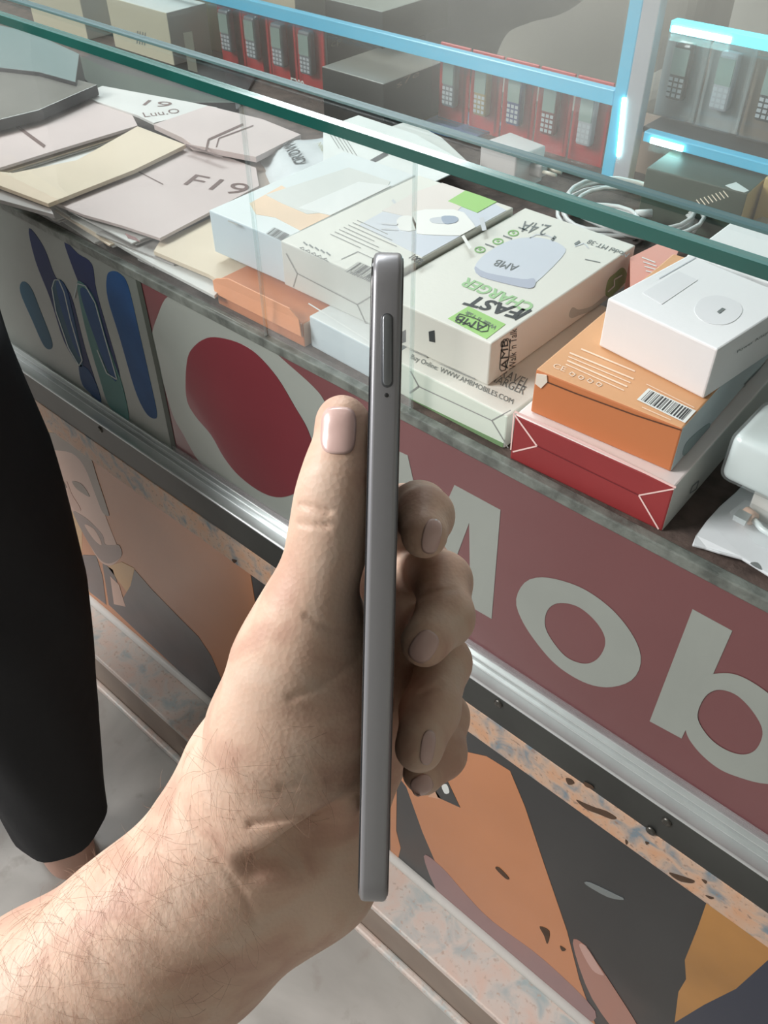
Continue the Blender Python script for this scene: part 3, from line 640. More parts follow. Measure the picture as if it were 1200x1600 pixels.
# adapter in a bag and cable pack at the right
M_plastic = mat('white_plastic', srgb(222, 232, 232), .3, coat=.3)
ad = thing('wrapped_adapter', (-.09, .44, ZS), 'white power adapter wrapped in clear film at the right edge', 'adapter')
def rbox(name, o, ux, uy, uz, s, r, m, parent):
    V = [o + ux * a + uy * b + uz * c for a, b, c in boxv((0, 0, 0), s)]
    ob_ = obj(name, V, BF, m, parent, True); bevel(ob_, r, 4); return ob_
o = atz((1122, 748), ZS + .032)
rbox('adapter_body', o, np.array([1., 0, 0]), np.array([0, 1., 0]), np.array([0, 0, 1.]), (.075, .05, .034), .006, M_plastic, ad)
rbox('film_wrap', o - np.array([.0015, .0015, .0012]), np.array([1., 0, 0]), np.array([0, 1., 0]), np.array([0, 0, 1.]), (.078, .053, .037), .007, glassy('wrap_film', (.95, .97, .97, 1), .9, .08, .12), ad)
sp = Carton('short grey box under the wrapped adapter at the right edge', o[0] + .02, o[1] + .012, ZS, .08, .07, o[2] - ZS - .0015, 0, [W3] * 6)
cpk = thing('cable_pack', (-.07, .41, ZS), 'white zip bag with a charging cable hanging over the ledge at right', 'packaging')
P = [(1083, 847), (1088, 835), (1105, 812), (1125, 790), (1150, 768), (1165, 752), (1290, 770), (1290, 960), (1200, 897), (1160, 872), (1125, 862), (1105, 852)]
top = [atz(p, ZS + .006) for p in P]; top[-1][2] -= .002; top[0][2] -= .002
prism('bag', top, .0022, mat('milky_bag', srgb(224, 230, 234), .35, coat=.4), cpk, .0008)
fl = lambda px, m, nm, **k: flat(nm, px, (0, 0, ZS + .006), UP, m, cpk, **k)
fl([(1172, 880), (1184, 879), (1190, 890)], M_grey_ink, 'bag_hole', sm=3)
c0 = [atz(p, ZS + .012) for p in [(1163, 800), (1178, 812), (1190, 826), (1205, 836)]]
V, Fc = tube([c0[0], c0[1]], .0045, 8); obj('plug_sleeve', V, Fc, mat('peach_plastic', srgb(222, 186, 164), .4), cpk, True)
V, Fc = tube([c0[1], c0[2], c0[3], atz((1240, 850), ZS + .012)], .002, 8); obj('cable', V, Fc, M_plastic, cpk, True)
a, b = atz((1144, 812), ZS + .012), atz((1163, 822), ZS + .012)
u = (c0[0] - a); u /= np.linalg.norm(u); v_ = (b - a) / np.linalg.norm(b - a)
V = [a + (b - a) * s + np.array([0, .008, 0]) * t + np.array([0, 0, .004]) * q_ for q_ in (0, 1) for s, t in ((0, 0), (1, 0), (1, 1), (0, 1))]
obj('metal_plug', V, BF, M_alu, cpk)
obj('bag_film', [atz(p, ZS + .016) for p in [(1140, 800), (1165, 780), (1200, 800), (1260, 880), (1180, 850)]] + [atz((1190, 825), ZS + .022)], [(0, 1, 5), (1, 2, 5), (2, 3, 5), (3, 4, 5), (4, 0, 5)], glassy('wrap_film', None), cpk, True)

# ------------------------------------------------------------------ paper sleeves and packs at the left
M_pinkp = mat('pinkish_sleeve', srgb(206, 190, 188), .6, var=.07, scale=9); M_yelp = mat('cream_sleeve', srgb(220, 204, 182), .6, var=.08, scale=9)
M_whp = mat('white_sleeve', srgb(214, 214, 212), .6, var=.08, scale=12); M_tanp = mat('tan_sleeve', srgb(170, 152, 140), .6, var=.1, scale=9); M_gryp = mat('grey_sleeve', srgb(176, 172, 170), .6, var=.1, scale=12)
M_pen = mat('brown_marker', srgb(104, 78, 74), .6)
def sleeve(px, dz, th, m, label, marks=(), group='paper sleeves in the left pile', flap=True):
    z = ZS + dz
    q = [atz(p, z) for p in px]; t = thing('paper_sleeve', (sum(v[0] for v in q) / len(q), sum(v[1] for v in q) / len(q), z - th), label, 'paper sleeve', group)
    prism('sleeve', q, th, m, t, .0003)
    for mk in marks:
        if mk[0] == 't': text(mk[1], mk[2], mk[3], mk[4], q[0], UP, M_pen, t, name='handwriting')
        elif mk[0] == 'l': line('marker_line', mk[1], mk[2], q[0], UP, M_pen, t)
        elif mk[0] == 'f': flat('printed_patch', mk[1], q[0], UP, mk[2], t)
    return t
# the lower layers: many thin sleeves fanned out, only front edges show
rr = random.Random(11)
for lv, (lname, zl) in enumerate((('bottom', .0006), ('middle', .009), ('upper', .017))):
    for i in range(9 - lv):
        x0 = -1.30 + i * .078 + lv * .03 + rr.uniform(-.012, .012); an = rr.uniform(-6, 6); wd = .105; dp = .16; mi = rr.randrange(4)
        z = ZS + zl + (i % 2) * .0036
        c, s_ = math.cos(math.radians(an)), math.sin(math.radians(an)); y0 = .402 + rr.random() * .010 + abs(s_) * wd * (an < 0)
        if x0 + wd > -.588: y0 = max(y0, .412)
        q = [(x0 + a * c - b * s_, y0 + a * s_ + b * c, z + .0034) for a, b in ((0, 0), (wd, 0), (wd, dp), (0, dp))]
        t = thing('paper_sleeve', (x0, y0, z), '%s paper sleeve, %s from the left, %s layer of the left pile' % (('white', 'grey', 'cream', 'off white')[mi], ('first', 'second', 'third', 'fourth', 'fifth', 'sixth', 'seventh', 'eighth', 'ninth')[i], lname), 'paper sleeve', 'paper sleeves in the left pile')
        prism('sleeve', q, .0016, [M_whp, M_gryp, M_yelp, M_whp][mi], t, .0002)
        prism('back_sheet', [(v[0] + .002, v[1] + .002, v[2] - .0018) for v in q], .0012, [M_gryp, M_whp, M_whp, M_tanp][mi], t)
sleeve([(-60, 262), (20, 270), (120, 250), (215, 197), (290, 226), (210, 265), (75, 318), (0, 290), (-70, 270)], .034, .004, M_yelp, 'cream paper sleeve crossing the left pile below the green glass edge')
sleeve([(75, 312), (200, 268), (290, 228), (330, 236), (400, 262), (405, 290), (330, 330), (250, 372), (190, 352), (130, 335)], .0275, .003, M_pinkp,
       'large pinkish paper sleeve marked F19 in pen', [('t', 'F19', (286, 288), (376, 306), (306, 272)), ('l', [(212, 266), (255, 288)], 1.6), ('f', [(195, 364), (212, 371), (220, 378), (200, 372)], mat('dark_red_print', srgb(128, 84, 82), .5))])
sleeve([(250, 376), (330, 340), (345, 330), (440, 390), (345, 440), (325, 428), (240, 392)], .021, .004, M_yelp, 'cream edged sleeve tucked beside the pale blue box')
sleeve([(130, 330), (250, 380), (330, 425), (345, 452), (335, 462), (235, 410), (150, 362), (110, 340)], .014, .003, M_whp, 'white sleeve sliding out of the pile below the F19 sleeve')
sleeve([(-40, 290), (0, 296), (78, 322), (84, 335), (0, 312), (-40, 300)], .028, .004, M_gryp, 'grey sleeve edge at the far left under the cream sleeve')
sleeve([(0, 200), (60, 185), (140, 150), (205, 176), (215, 196), (70, 240), (0, 262), (-60, 262), (-60, 215)], .030, .003, M_pinkp, 'pinkish sleeve with a brown pen stripe beside the dark edged carton', [('l', [(22, 194), (70, 229)], 5)])
sleeve([(130, 146), (160, 134), (290, 158), (340, 168), (240, 192), (215, 180), (150, 158)], .032, .003, M_whp, 'white sleeve with pen scribbles farthest back in the left pile', [('t', '19', (222, 164), (262, 168), (232, 156)), ('t', 'Luu.O', (226, 183), (282, 176), (222, 176))])
sleeve([(240, 194), (325, 165), (410, 186), (470, 210), (400, 245), (300, 226), (285, 215)], .036, .006, M_pinkp, 'white and pink sleeve with a doubled brown stripe near the printed poly pack', [('l', [(322, 236), (326, 218), (380, 194)], 3.5), ('l', [(338, 230), (342, 216), (396, 196)], 2), ('l', [(290, 226), (348, 246)], 3)])
sleeve([(290, 226), (350, 244), (400, 240), (440, 258), (436, 292), (400, 320), (330, 300), (300, 250)], .022, .003, M_tanp, 'brownish sleeve half hidden behind the pale blue box')

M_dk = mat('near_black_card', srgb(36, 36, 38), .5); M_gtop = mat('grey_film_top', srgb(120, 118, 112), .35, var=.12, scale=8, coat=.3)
def slab(px, z, h, mt, ms, label, name='carton', cat='box', group=None):
    q = [atz(p, z) for p in px]; t = thing(name, tuple(np.mean(q, axis=0) - np.array([0, 0, h])), label, cat, group)
    prism('box_body', q, h, [mt, ms], t, .001, fm=[0] + [1] * (len(q) + 1)); return t
slab([(-80, 92), (60, 108), (152, 132), (60, 172), (-80, 206)], ZS + .045, .012, M_gtop, M_dk, 'grey topped flat carton with a black edge at the far left')
slab([(-90, 20), (50, 50), (124, 84), (118, 128), (60, 112), (-80, 96)], ZS + .05, .045, mat('grey_teal_card', srgb(104, 124, 124), .5), M_dk, 'grey teal carton just under the green glass edge at the far left')
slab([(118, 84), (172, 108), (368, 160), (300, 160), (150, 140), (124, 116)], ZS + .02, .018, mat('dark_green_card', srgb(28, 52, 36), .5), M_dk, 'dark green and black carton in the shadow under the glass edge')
slab([(122, 92), (200, 62), (400, 118), (372, 170), (150, 130)], ZS + .004, .003, M_dk, M_dk, 'black sheet added as the dark interior behind the scribbled sleeves', 'dark_interior_sheet', 'sheet')  # black sheet added to stand in for the shaded case interior

# printed poly pack and folded paper behind the boxes
cr = thing('poly_pack', (-.62, .66, ZS), 'white poly pack printed with the word CROWN behind the pale blue box', 'packaging')
zc = ZS + .034
cor = [atz(p, zc) for p in [(393, 210), (430, 291), (560, 275), (650, 232), (520, 178)]]
A, B_, Cc, Dd = cor[0], cor[1], atz((640, 285), zc), atz((590, 195), zc)
V = []; Fc = []; nn = 16
for i in range(nn + 1):
    for j in range(nn + 1):
        u, v = i / nn, j / nn; p = (A * (1 - u) + Dd * u) * (1 - v) + (B_ * (1 - u) + Cc * u) * v
        e = min(u, 1 - u, v, 1 - v); V.append(p + np.array([0, 0, .012 * (min(1, e * 6) - 1) + .0015 * math.sin(u * 23 + v * 9) * math.sin(v * 17)]))
for i in range(nn):
    for j in range(nn): Fc.append((i * (nn + 1) + j, i * (nn + 1) + j + 1, (i + 1) * (nn + 1) + j + 1, (i + 1) * (nn + 1) + j))
k = len(V); V += [(v[0], v[1], ZS + .002) for v in V[:k]]; Fc += [tuple(k + q for q in ff)[::-1] for ff in Fc[:nn * nn]]
E_ = nn + 1
rim = [i for i in range(E_)] + [i * E_ + nn for i in range(1, E_)] + [nn * E_ + i for i in range(nn - 1, -1, -1)] + [i * E_ for i in range(nn - 1, 0, -1)]
Fc += [(rim[i], rim[(i + 1) % len(rim)], k + rim[(i + 1) % len(rim)], k + rim[i]) for i in range(len(rim))]
obj('bag', V, Fc, mat('glossy_poly', srgb(222, 228, 232), .25, var=.05, scale=20, coat=.5), cr, True)
text('CROWN', (480, 252), (456, 216), (461, 258), (0, 0, zc), UP, M_ink, cr, bold=.02, off=.0016)
text('CROWN', (515, 240), (502, 222), (508, 243), (0, 0, zc), UP, mat('olive_ink', srgb(150, 150, 100), .5), cr, off=.0016)
sh = thing('instruction_sheet', (-.52, .7, ZS + .03), 'white leaflet with a black bar lying under the green glass edge', 'leaflet')
q = [atz(p, ZS + .038) for p in [(505, 255), (560, 262), (662, 292), (712, 268), (735, 258), (650, 210), (560, 180), (505, 200)]]
prism('sheet', q, .001, M_paper, sh)
line('black_bar', [(580, 253), (605, 239)], 7, q[0], UP, M_ink, sh); flat('black_mark', [(577, 253), (586, 251), (590, 257), (581, 259)], q[0], UP, M_ink, sh)
for k in range(5): line('printed_text', [(512 + 7 * k, 204 + 3 * k), (530 + 7 * k, 232 + 3 * k)], 1.2, q[0], UP, M_fold, sh)
sh2 = thing('instruction_sheet', (-.42, .8, ZS + .02), 'grey white leaflet seen through the glass behind the poly pack', 'leaflet')
prism('sheet', [atz(p, ZS + .03) for p in [(590, 205), (640, 188), (690, 215), (730, 252), (680, 245)]], .001, W3, sh2)

# white coiled cables
M_cable = mat('white_cable', srgb(206, 208, 208), .4)
def coil(cx, cy, z, r, turns, label, seed):
    rr = random.Random(seed); P = []
    c = atz((cx, cy), z)
    for i in range(int(turns * 20)):
        a = i / 20 * 2 * math.pi; R_ = r * (1 + .10 * math.sin(a * .37 + seed) + .02 * i / 20)
        P.append(c + np.array([R_ * 1.35 * math.cos(a), R_ * math.sin(a), .003 * (i / 20) + .002 * math.sin(a * 3 + seed)]))
    t = thing('coiled_cable', tuple(c - np.array([0, 0, .002])), label, 'cable')
    V, Fc = tube(P, .0022, 6); obj('cable', V, Fc, M_cable, t, True)
    V, Fc = tube([P[-1], P[-1] + np.array([.012, .01, .001])], .004, 8); obj('plug', V, Fc, M_cable, t, True)
coil(985, 335, ZS + .012, .045, 4.2, 'coil of white charging cable under the glass behind the FAST CHARGER box', 1)
coil(938, 352, ZS + .004, .03, 3.2, 'smaller coil of white cable against the back corner of the FAST CHARGER box', 4)
tb_ = thing('clear_bag', tuple(atz((1100, 350), ZS)), 'crumpled clear bag with white cable ends under the glass at right', 'packaging')
rr = random.Random(9); V = []; Fc = []
c = atz((1105, 345), ZS)
for i in range(10):
    for j in range(8): V.append((c[0] - .06 + i * .016, c[1] - .03 + j * .016, ZS + .006 + rr.random() * .022))
for i in range(9):
    for j in range(7): Fc.append((i * 8 + j, i * 8 + j + 1, (i + 1) * 8 + j + 1, (i + 1) * 8 + j))
obj('film', V, Fc, glassy('crumpled_film', (.9, .93, .93, 1), .95, .08, .45), tb_)

# ------------------------------------------------------------------ back row inside the case, seen through the glass
M_redpk = mat('red_pack_card', srgb(206, 40, 46), .4, var=.15, scale=30); M_phone = mat('handset_grey', srgb(120, 122, 128), .3, coat=.4); M_scr = mat('handset_screen', srgb(150, 168, 160), .25, coat=.4); M_key = mat('handset_keys', srgb(196, 200, 204), .4)
M_blis = glassy('pack_blister', (.96, .97, .98, 1), .9, .08, 0)
def phone_pack(p, label, wd=.05, ht=.082, cardm=None, group='red carded phone packs in the back row', word=None, facing=0, body=None):
    x, y, z = p
    t = thing('phone_pack', (x, y, z), label, 'phone pack', group)
    box('backing_card', (x, y + .022, z), (x + wd, y + .025, z + ht), cardm or M_redpk, t, .0008)
    h = box('handset', (x + wd * .32, y + .009, z + ht * .26), (x + wd * .74, y + .02, z + ht * .9), body or M_phone, t, .003)
    box('handset_screen', (x + wd * .34, y + .0085, z + ht * .55), (x + wd * .70, y + .0095, z + ht * .84), M_scr, h, 0)
    V = []; Fc = []
    for i in range(4):
        for j in range(3):
            a, b = x + wd * (.35 + j * .125), z + ht * (.30 + i * .06); s = len(V)
            V += [(a, y + .0088, b), (a + wd * .09, y + .0088, b), (a + wd * .09, y + .0088, b + ht * .04), (a, y + .0088, b + ht * .04)]; Fc.append((s, s + 1, s + 2, s + 3))
    obj('keypad', V, Fc, M_key, h)
    box('blister', (x + .002, y + .004, z + .004), (x + wd - .002, y + .0215, z + ht - .004), M_blis, t, .002)
    if word:
        V, Fc = text_data(word, .02)
        obj('printed_text', [(x + .004 + v[0] * wd * .5, y + .0032, z + .006 + v[1] * .010) for v in V], Fc, M_paper, t)
    return t
xs_ = [-1.078, -1.026, -.974, -.922]
nm = ['leftmost of the four red phone packs left of the dark cartons', 'second from left of the four red phone packs left of the dark cartons', 'third from left of the four red phone packs left of the dark cartons', 'red phone pack marked E300 beside the dark carton']
for i, x in enumerate(xs_): phone_pack((x, .84, ZS), nm[i], word='E300' if i == 3 else None)
nm = ['clear and red phone pack next to the dark carton corner', 'red phone pack behind the round clear lid', 'red phone pack with a blue handset, middle of the row under the cyan rail', 'dark red phone pack right of the blue handset', 'red phone pack nearest the cyan lit post']
bodies = [None, mat('handset_yellowish', srgb(170, 150, 110), .3), mat('handset_blue', srgb(78, 84, 130), .3), mat('handset_dark_red', srgb(120, 44, 48), .3), mat('handset_silver', srgb(190, 190, 196), .25)]
for i in range(5): phone_pack((-.70 + i * .047, .862, ZS), nm[i], wd=.044, ht=.088, group='red phone packs under the cyan rail', body=bodies[i])
# dark topped cartons
M_top1 = mat('grey_brown_top', srgb(128, 122, 112), .35, var=.15, scale=12, coat=.3); M_side = mat('charcoal_side', srgb(22, 23, 26), .6, var=.25, scale=25); M_top2 = mat('grey_green_top', srgb(138, 146, 138), .35, var=.12, scale=10, coat=.3)
M_gold = mat('dull_gold_ink', srgb(112, 98, 78), .5); M_wedge = mat('clear_white_edge', srgb(214, 222, 224), .3)
ca = Carton('brown topped black carton in front of the shopkeeper side of the glass', -.815, .80, ZS, .1, .15, .058, 0, [M_side, M_top1, M_side, M_side, M_side, M_side])
ca.text(ca.Rp, 's7e', (620, 138), (655, 118), (620, 128), M_gold)
cb = Carton('second black carton stacked farther back on a red box, grey printed top', -.905, .90, ZS + .058, .1, .13, .042, 0, [M_side, M_top2, M_side, M_side, M_side, M_side])
cb.text(cb.Rp, 'cp', (517, 78), (535, 68), (517, 68), M_gold)
Carton('plain dark carton supporting the second black carton', -.905, .90, ZS, .1, .085, .0575, 0, [M_side] * 6)
cc = Carton('wide grey green topped carton at the back left of the case', -1.5, .89, ZS, .55, .12, .095, 0, [W3, M_top2, card('cream_side_card', (196, 186, 160)), W3, W3, W3])
cg = Carton('cream and dark striped box with printed rings under the glass at the back left', -1.47, .80, ZS, .15, .07, .085, 0, [W3, W3, card('cream_front_card', (200, 194, 172)), W3, W3, W3])
for cx, cy, r in ((180, 60, 12), (203, 53, 11)):
    cg.flat(cg.Fp, [(cx + r * math.cos(a), cy + r * math.sin(a) * 1.1) for a in np.linspace(0, 6.28, 20)[:-1]], mat('brownish_ring', srgb(130, 118, 108), .5), 'printed_ring')
for k in range(4): cg.line(cg.Fp, [(214 + 4 * k, 68 + k), (215 + 4 * k, 48 + k)], 1.6, M_grey_ink, 'printed_text')
cd_ = Carton('cream box with a dark stripe beside the four red phone packs', -1.25, .80, ZS, .14, .07, .07, 0, [W3, W3, card('cream_front_card', None), W3, W3, W3])
cd_.line(cd_.Fp, [(293, 50), (303, 122)], 14, mat('grey_stripe', srgb(120, 120, 110), .5), 'printed_stripe')
tr = thing('acrylic_tray', (-.70, .80, ZS + .001), 'blue plastic sheet lying behind the leaflets under the glass', 'sheet')
prism('sheet', [atz(p, ZS + .004) for p in [(650, 195), (700, 172), (760, 178), (790, 196), (740, 215), (700, 210)]], .003, mat('blue_sheet', srgb(88, 124, 170), .4), tr)
rt = thing('round_container', tuple(atz((760, 185), ZS + .004)), 'round clear container rim in front of the red phone packs', 'container')
c = atz((762, 180), ZS + .006); V, Fc = tube([c + np.array([.035 * math.cos(a), .035 * math.sin(a), .0]) for a in np.linspace(0, 2 * math.pi, 40)], .0015, 6)
obj('rim', V, Fc, glassy('lid_rim', (.8, .85, .8, 1), .9, .05, .4), rt, True)
# loose plug adapter cube
aa = thing('plug_adapter', (-.56, .80, ZS), 'large white cube adapter with two prongs beside the cyan lit post', 'adapter')
rbox('adapter_body', np.array([-.555, .775, ZS]), np.array([.99, -.14, 0]), np.array([.14, .99, 0]), np.array([0, 0, 1.]), (.052, .045, .038), .002, mat('frosted_white', srgb(206, 200, 200), .4, coat=.2), aa)
rbox('adapter_nose', np.array([-.504, .79, ZS + .012]), np.array([1., 0, 0]), np.array([0, 1., 0]), np.array([0, 0, 1.]), (.018, .022, .014), .003, mat('frosted_white', None), aa)
for dy in (.004, .014):
    V, Fc = tube([(-.487, .79 + dy, ZS + .019), (-.470, .79 + dy, ZS + .019)], .002, 8); obj('prong', V, Fc, mat('cream_prong', srgb(214, 204, 190), .4), aa, True)
# right compartment
zc2 = zm + .003
for i, (m_, b_, lab) in enumerate(((mat('silver_card', srgb(176, 178, 176), .3, coat=.4), mat('handset_black_gloss', srgb(60, 62, 66), .2, coat=.5), 'silver phone pack under the bright cyan strip'),
                                (mat('silver_card', None), mat('handset_silver', None), 'silver phone pack beside the white edged divider'),
                                (mat('brown_card', srgb(140, 122, 108), .5), mat('handset_black_gloss', None), 'brown keypad phone pack right of the divider'),
                                (mat('sky_card', srgb(150, 176, 204), .5), mat('handset_silver', None), 'pale blue phone pack at the upper right edge'))):
    phone_pack((-.425 + i * .047, .875, zc2), lab, wd=.045, ht=.082, cardm=m_, group='phone packs on the upper lit shelf', body=b_)
Carton('brown carton on the lower shelf under the cyan strip', -.47, .90, ZS, .09, .05, .045, 0, [card('brown_carton_card', (150, 126, 112))] * 6)
ye = card('yellow_card', (204, 176, 120)); dg = card('dark_green_print_card', (62, 74, 62))
yb = Carton('yellow box with a dark green front and a barcode label on the lower shelf', -.375, .80, ZS, .10, .10, .05, 4, [ye, dg, dg, ye, ye, ye])
yb.flat(yb.T, [(1133, 290), (1150, 285), (1170, 298), (1158, 303)], M_paper, 'barcode_label')
for k in range(8): yb.line(yb.T, [(1088 + k * 6, 312 - k * 2), (1096 + k * 6, 322 - k * 2)], 1.6, M_lt, 'printed_text')
Carton('amber box standing at the lower right edge of the case', -.275, .84, ZS, .10, .06, .055, 0, [ye] * 6)

# ------------------------------------------------------------------ beyond the counter
M_ch = mat('grey_chair_leather', srgb(150, 146, 138), .5, bump=.15, bscale=60)
chair = thing('armchair', (-1.0, 1.9, 0), 'grey padded armchair behind the counter', 'chair')
def pad(name, a, b, r, m, parent): o_ = box(name, a, b, m, parent, r); o_.modifiers['bevel'].segments = 5; return o_
pad('seat', (-1.5, 1.55, .30), (-.9, 2.1, .48), .05, M_ch, chair)
pad('backrest', (-1.5, 2.05, .40), (-.9, 2.25, 1.0), .06, M_ch, chair)
pad('armrest', (-.9, 1.5, .25), (-.78, 2.2, .62), .05, M_ch, chair); pad('armrest', (-1.62, 1.5, .25), (-1.5, 2.2, .62), .05, M_ch, chair)
for x in (-1.56, -.84):
    for y in (1.56, 2.14): box('leg', (x - .02, y - .02, 0), (x + .02, y + .02, .26), M_dk, chair)


# ------------------------------------------------------------------ bodies by distance field and surface nets
def surface(prims, h, pad_=.006, sub=()):
    """prims: (kind, group, a, b, ra, rb, k); smooth union inside the field, groups joined with a tight crease"""
    lo = np.min([np.minimum(p['a'], p['b']) - max(p['ra'], p['rb']) for p in prims], axis=0) - pad_
    hi = np.max([np.maximum(p['a'], p['b']) + max(p['ra'], p['rb']) for p in prims], axis=0) + pad_
    n = np.ceil((hi - lo) / h).astype(int) + 1
    groups = {}
    ax = [lo[i] + np.arange(n[i]) * h for i in range(3)]
    for p in prims:
        g = p.get('g', 0)
        if g not in groups: groups[g] = np.full(n, .05, np.float32)
        G = groups[g]; k = p.get('k', .004); r = max(p['ra'], p['rb']) + .03
        i0 = np.maximum(((np.minimum(p['a'], p['b']) - r - lo) / h).astype(int), 0); i1 = np.minimum(((np.maximum(p['a'], p['b']) + r - lo) / h).astype(int) + 2, n)
        sl = tuple(slice(i0[i], i1[i]) for i in range(3))
        X, Y, Z = np.meshgrid(*[ax[i][sl[i]].astype(np.float32) for i in range(3)], indexing='ij')
        ba = p['b'] - p['a']; L = max(ba @ ba, 1e-12)
        t = np.clip(((X - p['a'][0]) * ba[0] + (Y - p['a'][1]) * ba[1] + (Z - p['a'][2]) * ba[2]) / L, 0, 1)
        d = np.sqrt((X - p['a'][0] - t * ba[0]) ** 2 + (Y - p['a'][1] - t * ba[1]) ** 2 + (Z - p['a'][2] - t * ba[2]) ** 2) - (p['ra'] + (p['rb'] - p['ra']) * t)
        o_ = G[sl]; hh = np.maximum(k - np.abs(o_ - d), 0) / k
        G[sl] = np.minimum(o_, d) - hh * hh * k * .25
    out = None
    for g, G in sorted(groups.items(), key=lambda q: str(q[0])):
        if out is None: out = G
        else:
            k = .0022; hh = np.maximum(k - np.abs(out - G), 0) / k; out = np.minimum(out, G) - hh * hh * k * .25
    for p in sub:
        X, Y, Z = np.meshgrid(*[a_.astype(np.float32) for a_ in ax], indexing='ij')
        ba = p['b'] - p['a']; L = ba @ ba
        t = np.clip(((X - p['a'][0]) * ba[0] + (Y - p['a'][1]) * ba[1] + (Z - p['a'][2]) * ba[2]) / L, 0, 1)
        d = (p['ra'] + (p['rb'] - p['ra']) * t) - np.sqrt((X - p['a'][0] - t * ba[0]) ** 2 + (Y - p['a'][1] - t * ba[1]) ** 2 + (Z - p['a'][2] - t * ba[2]) ** 2)
        k = p['k']; hh = np.maximum(k - np.abs(out - d), 0) / k; out = np.maximum(out, d) + hh * hh * k * .25
    S = out; I = S < 0
    c = np.zeros(tuple(n - 1), np.int8)
    for dx in (0, 1):
        for dy in (0, 1):
            for dz in (0, 1): c += I[dx:n[0] - 1 + dx, dy:n[1] - 1 + dy, dz:n[2] - 1 + dz]
    act = (c > 0) & (c < 8); idx = np.full(act.shape, -1, np.int64); ids = np.argwhere(act); idx[act] = np.arange(len(ids))
    acc = np.zeros((len(ids), 3)); cnt = np.zeros(len(ids))
    co = [(0, 0, 0), (1, 0, 0), (0, 1, 0), (1, 1, 0), (0, 0, 1), (1, 0, 1), (0, 1, 1), (1, 1, 1)]
    for i, a in enumerate(co):
        for j, b in enumerate(co):
            if j <= i or sum(abs(a[q] - b[q]) for q in range(3)) != 1: continue
            va = S[ids[:, 0] + a[0], ids[:, 1] + a[1], ids[:, 2] + a[2]]; vb = S[ids[:, 0] + b[0], ids[:, 1] + b[1], ids[:, 2] + b[2]]
            m = (va < 0) != (vb < 0); t = np.where(m, va / np.where(m, va - vb, 1), 0)
            pos = np.array(a)[None] + t[:, None] * (np.array(b) - np.array(a))[None]
            acc += np.where(m[:, None], pos, 0); cnt += m
    V = lo + (ids + acc / cnt[:, None]) * h
    Fc = []
    for axx in range(3):
        u, v = (axx + 1) % 3, (axx + 2) % 3
        s0 = [slice(1, n[q] - 1) for q in range(3)]; s0[axx] = slice(0, n[axx] - 1)
        s1 = list(s0); s1[axx] = slice(1, n[axx])
        m = I[tuple(s0)] != I[tuple(s1)]; e = np.argwhere(m)
        off = np.array([1, 1, 1]); off[axx] = 0; e = e + off
        q = []
        for du, dv in ((1, 1), (0, 1), (0, 0), (1, 0)):
            f_ = e.copy(); f_[:, u] -= du; f_[:, v] -= dv; q.append(idx[f_[:, 0], f_[:, 1], f_[:, 2]])
        fl_ = I[tuple(s0)][m]
        Q = np.stack(q, 1); Q[~fl_] = Q[~fl_][:, ::-1]; Fc.append(Q)
    return V, np.concatenate(Fc)
def relax(V, Fc, it=2, lam=.5):
    E_ = np.concatenate([Fc[:, [0, 1]], Fc[:, [1, 2]], Fc[:, [2, 3]], Fc[:, [3, 0]]]); E_ = np.concatenate([E_, E_[:, ::-1]])
    cnt = np.bincount(E_[:, 0], minlength=len(V))[:, None]
    for _ in range(it):
        s = np.stack([np.bincount(E_[:, 0], weights=V[E_[:, 1], q], minlength=len(V)) for q in range(3)], 1)
        V = V + lam * (s / cnt - V)
    return V
def body_mesh(name, V, Fc, m, parent):
    base = np.array(wloc(parent)); me = bpy.data.meshes.new(name)
    me.vertices.add(len(V)); me.vertices.foreach_set('co', (V - base).ravel())
    me.loops.add(len(Fc) * 4); me.loops.foreach_set('vertex_index', Fc.ravel().astype(np.int32))
    me.polygons.add(len(Fc)); me.polygons.foreach_set('loop_start', np.arange(0, len(Fc) * 4, 4, dtype=np.int32)); me.polygons.foreach_set('loop_total', np.full(len(Fc), 4, np.int32))
    me.polygons.foreach_set('use_smooth', np.ones(len(Fc), bool))
    me.materials.append(m); me.update(calc_edges=True); me.validate()
    o_ = bpy.data.objects.new(name, me); C.objects.link(o_); o_.parent = parent; return o_

q = [aty(p, 1.45) for p in [(610, -20), (700, -5), (770, -50), (850, -90), (560, -60)]]  # rough heap standing in for the shopkeeper in dark clothes
cl = thing('shopkeeper_clothes', (q[1][0], 1.45, .1), 'shopkeeper in black clothes as a rough heap, seen through the counter glass at the top', 'cloth')
PR = [dict(a=q[0], b=q[1], ra=.10, rb=.10, g=0, k=.05), dict(a=q[1], b=q[2], ra=.10, rb=.09, g=0, k=.05), dict(a=q[4], b=q[3], ra=.12, rb=.11, g=0, k=.05)]
PR += [dict(a=q[i], b=np.array([q[i][0], 1.45, .2]), ra=.09, rb=.10, g=0, k=.05) for i in (0, 1)]
V, Fq = surface(PR, .012); body_mesh('cloth', V, Fq, mat('black_cloth', srgb(24, 25, 29), .85, bump=.3, bscale=40), cl)

